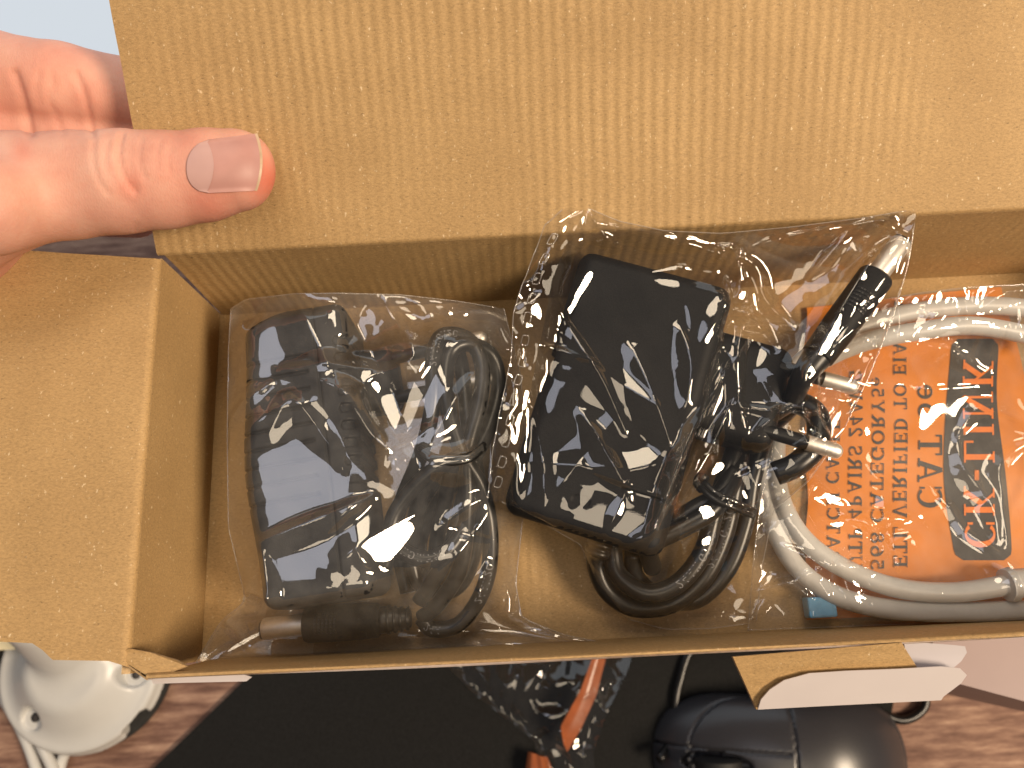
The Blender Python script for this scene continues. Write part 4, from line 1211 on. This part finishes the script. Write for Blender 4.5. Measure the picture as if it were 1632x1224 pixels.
# thumb nail laid on the front of the thumb
ht = BVHTree.FromPolygons([tuple(x) for x in P2], [list(map(int, f)) for f in F_])
def front(pxx, pyy):
    d = np.array([(pxx - 816) / F, -(pyy - 612) / F, -1.]); h = ht.ray_cast(Vector((0, 0, 0)), Vector(d / np.linalg.norm(d)))
    return -h[0].z if h[0] is not None else None
na = math.radians(-5)
def nail_pt(s_, t_, lift):
    """s along the nail 0..1 (cuticle to free edge), t across -1..1"""
    hw = 46 * (1 - .10 * (1 - s_)) 
    x = s_ * 122; y = t_ * hw
    pxx = 297 + x * math.cos(na) - y * math.sin(na) * .0 ; pyy = 268 + x * math.sin(na) + y
    return pxx, pyy
def nail_grid(name, s_fn0, s_fn1, mat, lift, parent, ns=16, nt=22):
    ctr = np.array([front(*nail_pt(q, .1, 0)) or 165. for q in np.linspace(0, 1, 41)])
    cf = np.polyfit(np.linspace(0, 1, 41), ctr, 2)
    V_ = np.zeros((nt + 1, ns + 1, 3))
    for j in range(nt + 1):
        t_ = -1 + 2 * j / nt
        a, b = s_fn0(t_), s_fn1(t_)
        for i in range(ns + 1):
            s_ = a + (b - a) * i / ns
            V_[j, i, :2] = nail_pt(s_, t_, lift)
            V_[j, i, 2] = np.polyval(cf, s_) + (1.9 + .5 * s_) * (t_ - .1) ** 2
            fd = front(V_[j, i, 0], V_[j, i, 1])
            if fd is not None: V_[j, i, 2] = min(V_[j, i, 2], fd)
    dsm = V_[..., 2]
    for _ in range(4):
        pd = np.pad(dsm, 1, mode='edge'); dsm = (pd[:-2, 1:-1] + pd[2:, 1:-1] + pd[1:-1, :-2] + pd[1:-1, 2:]) / 4
    dsm = dsm - lift - .28
    pts = np.stack([(V_[..., 0] - 816) / F * dsm, -(V_[..., 1] - 612) / F * dsm, -dsm], -1).reshape(-1, 3)
    return mesh_obj(name, cam2world(pts), grid_faces(nt + 1, ns + 1)[:, ::-1], mat, parent, True)
cut = lambda t: .30 * (1 - math.sqrt(max(0, 1 - (abs(t) ** 2.2)))) 
fre = lambda t: 1.0 - .07 * t * t
nail = nail_grid('nail', cut, lambda t: fre(t) - .035, M['nail'], .18, hb_)
nail_grid('nail_moon', lambda t: cut(t) + .004, lambda t: max(.36 - .10 * t * t, cut(t) + .01), M['nail_moon'], .22, hb_)
nail_grid('nail_edge', lambda t: fre(t) - .055, fre, M['nail_edge'], .30, hb_)

# ================================================================== things on the desk
# ---- mouse
MS = thing('computer_mouse', 'black computer mouse with glossy hump on the desk at the bottom right', 'mouse', (228, -80, TZ + 3))
mc = U(1262, 1218, TZ + 24); ma = math.radians(-3)
frm = Frame((mc[0], mc[1], TZ + 3.2), ma)
def sd_mouse(p):
    x, y, z = p[:, 0], p[:, 1], p[:, 2]       # x: front(-) to tail(+)
    hw = 31 - 3.5 * np.exp(-((x + 8) / 22) ** 2)
    body = (np.abs(x / 60.0) ** 2.6 + np.abs(y / hw) ** 2.6) ** (1 / 2.6)
    dside = (body - 1) * 28
    top = z - (37 - .011 * (x - 12) ** 2 * np.where(x < 12, .55, 1.1) - .0125 * y * y)
    d = smax(dside, top, 9)
    d = smax(d, -z, 1.0)
    for gv in (np.maximum(np.abs(x + 2 - .04 * np.abs(y)) - .55, -1e3), np.maximum(np.abs(np.abs(y) - 6.2) - .5, x + 4)):
        d = smax(d, -np.maximum(gv, -(d + 1.0)), .3)
    d = smax(d, -np.maximum(np.abs(z - 14 + .05 * x) - .45, -(d + .8)), .3)
    w = np.sqrt(((x + 34) / 14) ** 2 + (y / 5.5) ** 2) - 1
    d = smax(d, -np.maximum(w * 5, -(d + 4)), .5)
    return d
P_, F_ = surface_nets(sd_mouse, (-64, -36, -2), (64, 36, 42), .9)
mesh_obj('shell', frm(P_), F_, M['mouse'], MS, True)
v, f = lathe(frm((-34, -3.2, 24.5)), frm((-34, 3.2, 24.5)), [(0, 8.5), (.8, 10.2), (5.6, 10.2), (6.4, 8.5)], 36)
o = mesh_obj('scroll_wheel', v, f, M['mouse_dark'], MS, True); sharp(o, 30)
mb = MB()
tube(mb, [frm((-58, 0, 12)), U(1072, 1170, TZ + 6), U(1082, 1090, TZ + 5), U(1120, 1020, TZ + 4), U(1260, 985, TZ + 4), U(1400, 1030, TZ + 4), U(1462, 1088, TZ + 4), U(1474, 1125, TZ + 4), U(1440, 1148, TZ + 4), U(1395, 1130, TZ + 4), U(1330, 1080, TZ + 5)], 2.1, 10, 2)
mb.build('cable', M['cable_black'], MS, True)

# ---- security camera base with its white leads
SCM = thing('security_camera', 'white round security camera base with a screw hole on the desk at the left', 'camera', (-105, -5, TZ))
dc = U(128, 1062, TZ + 14); R0 = 39.0
frc = Frame((dc[0], dc[1], TZ + 2), math.radians(20))
def sd_dome(p):
    x, y, z = p[:, 0], p[:, 1], p[:, 2]
    r = np.sqrt(x * x + y * y)
    fl = smax(r - R0, np.abs(z - 8) - 6, 3.0)
    slope = smax(r - (R0 - 4) + (z - 12) * 1.2, z - 26, 3)
    d = smin(fl, np.maximum(slope, -z + 8), 4)
    nk = sd_cone(p, (4, 10, 10), (6, 26, 38), 22, 19)
    d = smin(d, nk, 5)
    # countersunk screw pocket and cable notch in the rim
    for an in (-150, -30, 90):
        cx, cy = 28.5 * math.cos(math.radians(an)), 28.5 * math.sin(math.radians(an))
        d = smax(d, -(np.maximum(np.sqrt((x - cx) ** 2 + (y - cy) ** 2) - 5.6, 13.2 - z)), 1.6)
    d = smax(d, -sd_box(p, (R0 * math.cos(-1.12), R0 * math.sin(-1.12), 4), (6.5, 6, 9), 2.5), 1.0)
    return d
P_, F_ = surface_nets(sd_dome, (-42, -42, 0), (42, 52, 62), .9)
mesh_obj('base', frc(P_), F_, M['cam_white'], SCM, True)
v, f = lathe(frc((0, 0, -1.8)), frc((0, 0, 3)), [(0, R0 - .5), (.2, R0 + 1.0), (3.4, R0 + 1.2), (4.2, R0 - 1)], 64)
o = mesh_obj('gasket', v, f, M['gasket'], SCM, True); sharp(o)
for an in (-150, -30):
    c = (28.5 * math.cos(math.radians(an)), 28.5 * math.sin(math.radians(an)), 13.0)
    v, f = lathe(frc(c), frc((c[0], c[1], 14)), [(0, 2.2), (.5, 2.2)], 20)
    mesh_obj('screw_hole', v, f, M['hole'], SCM, True)
for pts in ([(20, 1105, TZ + 6), (-20, 1080, TZ + 6), (10, 1120, TZ + 4), (40, 1175, TZ + 4), (62, 1240, TZ + 4), (70, 1300, TZ + 4)],
            [(70, 1120, TZ + 6), (50, 1150, TZ + 5), (65, 1185, TZ + 8), (88, 1235, TZ + 8), (100, 1300, TZ + 4)],
            [(130, 1140, TZ + 5), (120, 1165, TZ + 5), (98, 1215, TZ + 5), (85, 1290, TZ + 4)]):
    mb = MB(); tube(mb, UL(pts), 2.6, 12, 2); mb.build('cable', M['cam_white'], SCM, True)
# cream edge on a dark block added for the shading behind the camera base
CB = thing('shading_block', 'small dark block added as shading, with a cream edge, behind the camera base at the left', 'connector', (-130, 20, TZ))
mb = MB(); p = U(-12, 1075, TZ + 20); box_mesh(mb, (p[0] - 34, p[1] - 6, TZ + .2), (p[0] - 1, p[1] + 22, TZ + 20)); mb.build('block', M['gasket'], CB)
mb = MB(); p2 = U(-5, 1026, TZ + 24); box_mesh(mb, (p2[0] - 22, p2[1] - 3, TZ + 20.2), (p2[0] + 9, p2[1] + 3, TZ + 24)); mb.build('cream_edge', M['cream'], CB)

# ---- clear bag with a black part on the mouse pad
BG4 = thing('plastic_bag', 'clear bag with an orange strip lying on the black mouse pad', 'plastic bag', (90, -40, TZ + 3))
nu, nv = 90, 80
c0 = [U(705, 1060, TZ + 8), U(1010, 1030, TZ + 8), U(1010, 1300, TZ + 8), U(880, 1300, TZ + 8)]
left = UL([(870, 1300, TZ + 6), (862, 1215, TZ + 8), (850, 1180, TZ + 8), (760, 1110, TZ + 6), (690, 1040, TZ + 5)])
right = UL([(960, 1300, TZ + 6), (945, 1200, TZ + 14), (970, 1130, TZ + 16), (1000, 1070, TZ + 12), (1015, 1020, TZ + 8)])
bot = UL([(870, 1300, TZ + 6), (915, 1300, TZ + 8), (960, 1300, TZ + 6)]); topb = UL([(690, 1040, TZ + 5), (850, 1020, TZ + 10), (1015, 1020, TZ + 8)])
X0 = coons(bot, topb, left, right, nu, nv); r4 = np.random.default_rng(4)
hm4 = np.full((10, 10), TZ + 4.0)
X4 = drape(X0, (1.07, 1.05), hm4, (0, -150), 40., 60, r4, lift=10, noise_amp=3, cells=((4, 4), (8, 8)), bendk=.4, iters=5, grav=.01)
film('front_film', relax(X4, 4), M['film_crisp'], BG4)
strip_pts_l = UL([(945, 1045, TZ + 15), (925, 1100, TZ + 17), (893, 1158, TZ + 18), (898, 1185, TZ + 15)])
strip_pts_r = UL([(966, 1045, TZ + 13), (950, 1108, TZ + 14), (926, 1160, TZ + 13), (904, 1198, TZ + 12)])
sl1, sr1 = resample(strip_pts_l, 30), resample(strip_pts_r, 30)
Xo = np.stack([sl1 * (1 - t) + sr1 * t + np.array([0, 0, 2.0 * abs(t - .4)]) for t in np.linspace(0, 1, 8)], 1)
film('orange_strip', Xo, M['strip'], BG4)
sl1, sr1 = resample(UL([(842, 1196, TZ + 10), (838, 1224, TZ + 12), (845, 1280, TZ + 10)]), 20), resample(UL([(872, 1206, TZ + 10), (882, 1230, TZ + 12), (868, 1280, TZ + 10)]), 20)
Xo = np.stack([sl1 * (1 - t) + sr1 * t + np.array([0, 0, 4.0 * math.sin(t * 3.1) + 1.2 * math.sin(t * 11)]) for t in np.linspace(0, 1, 8)], 1)
film('orange_strip', Xo, M['strip'], BG4)
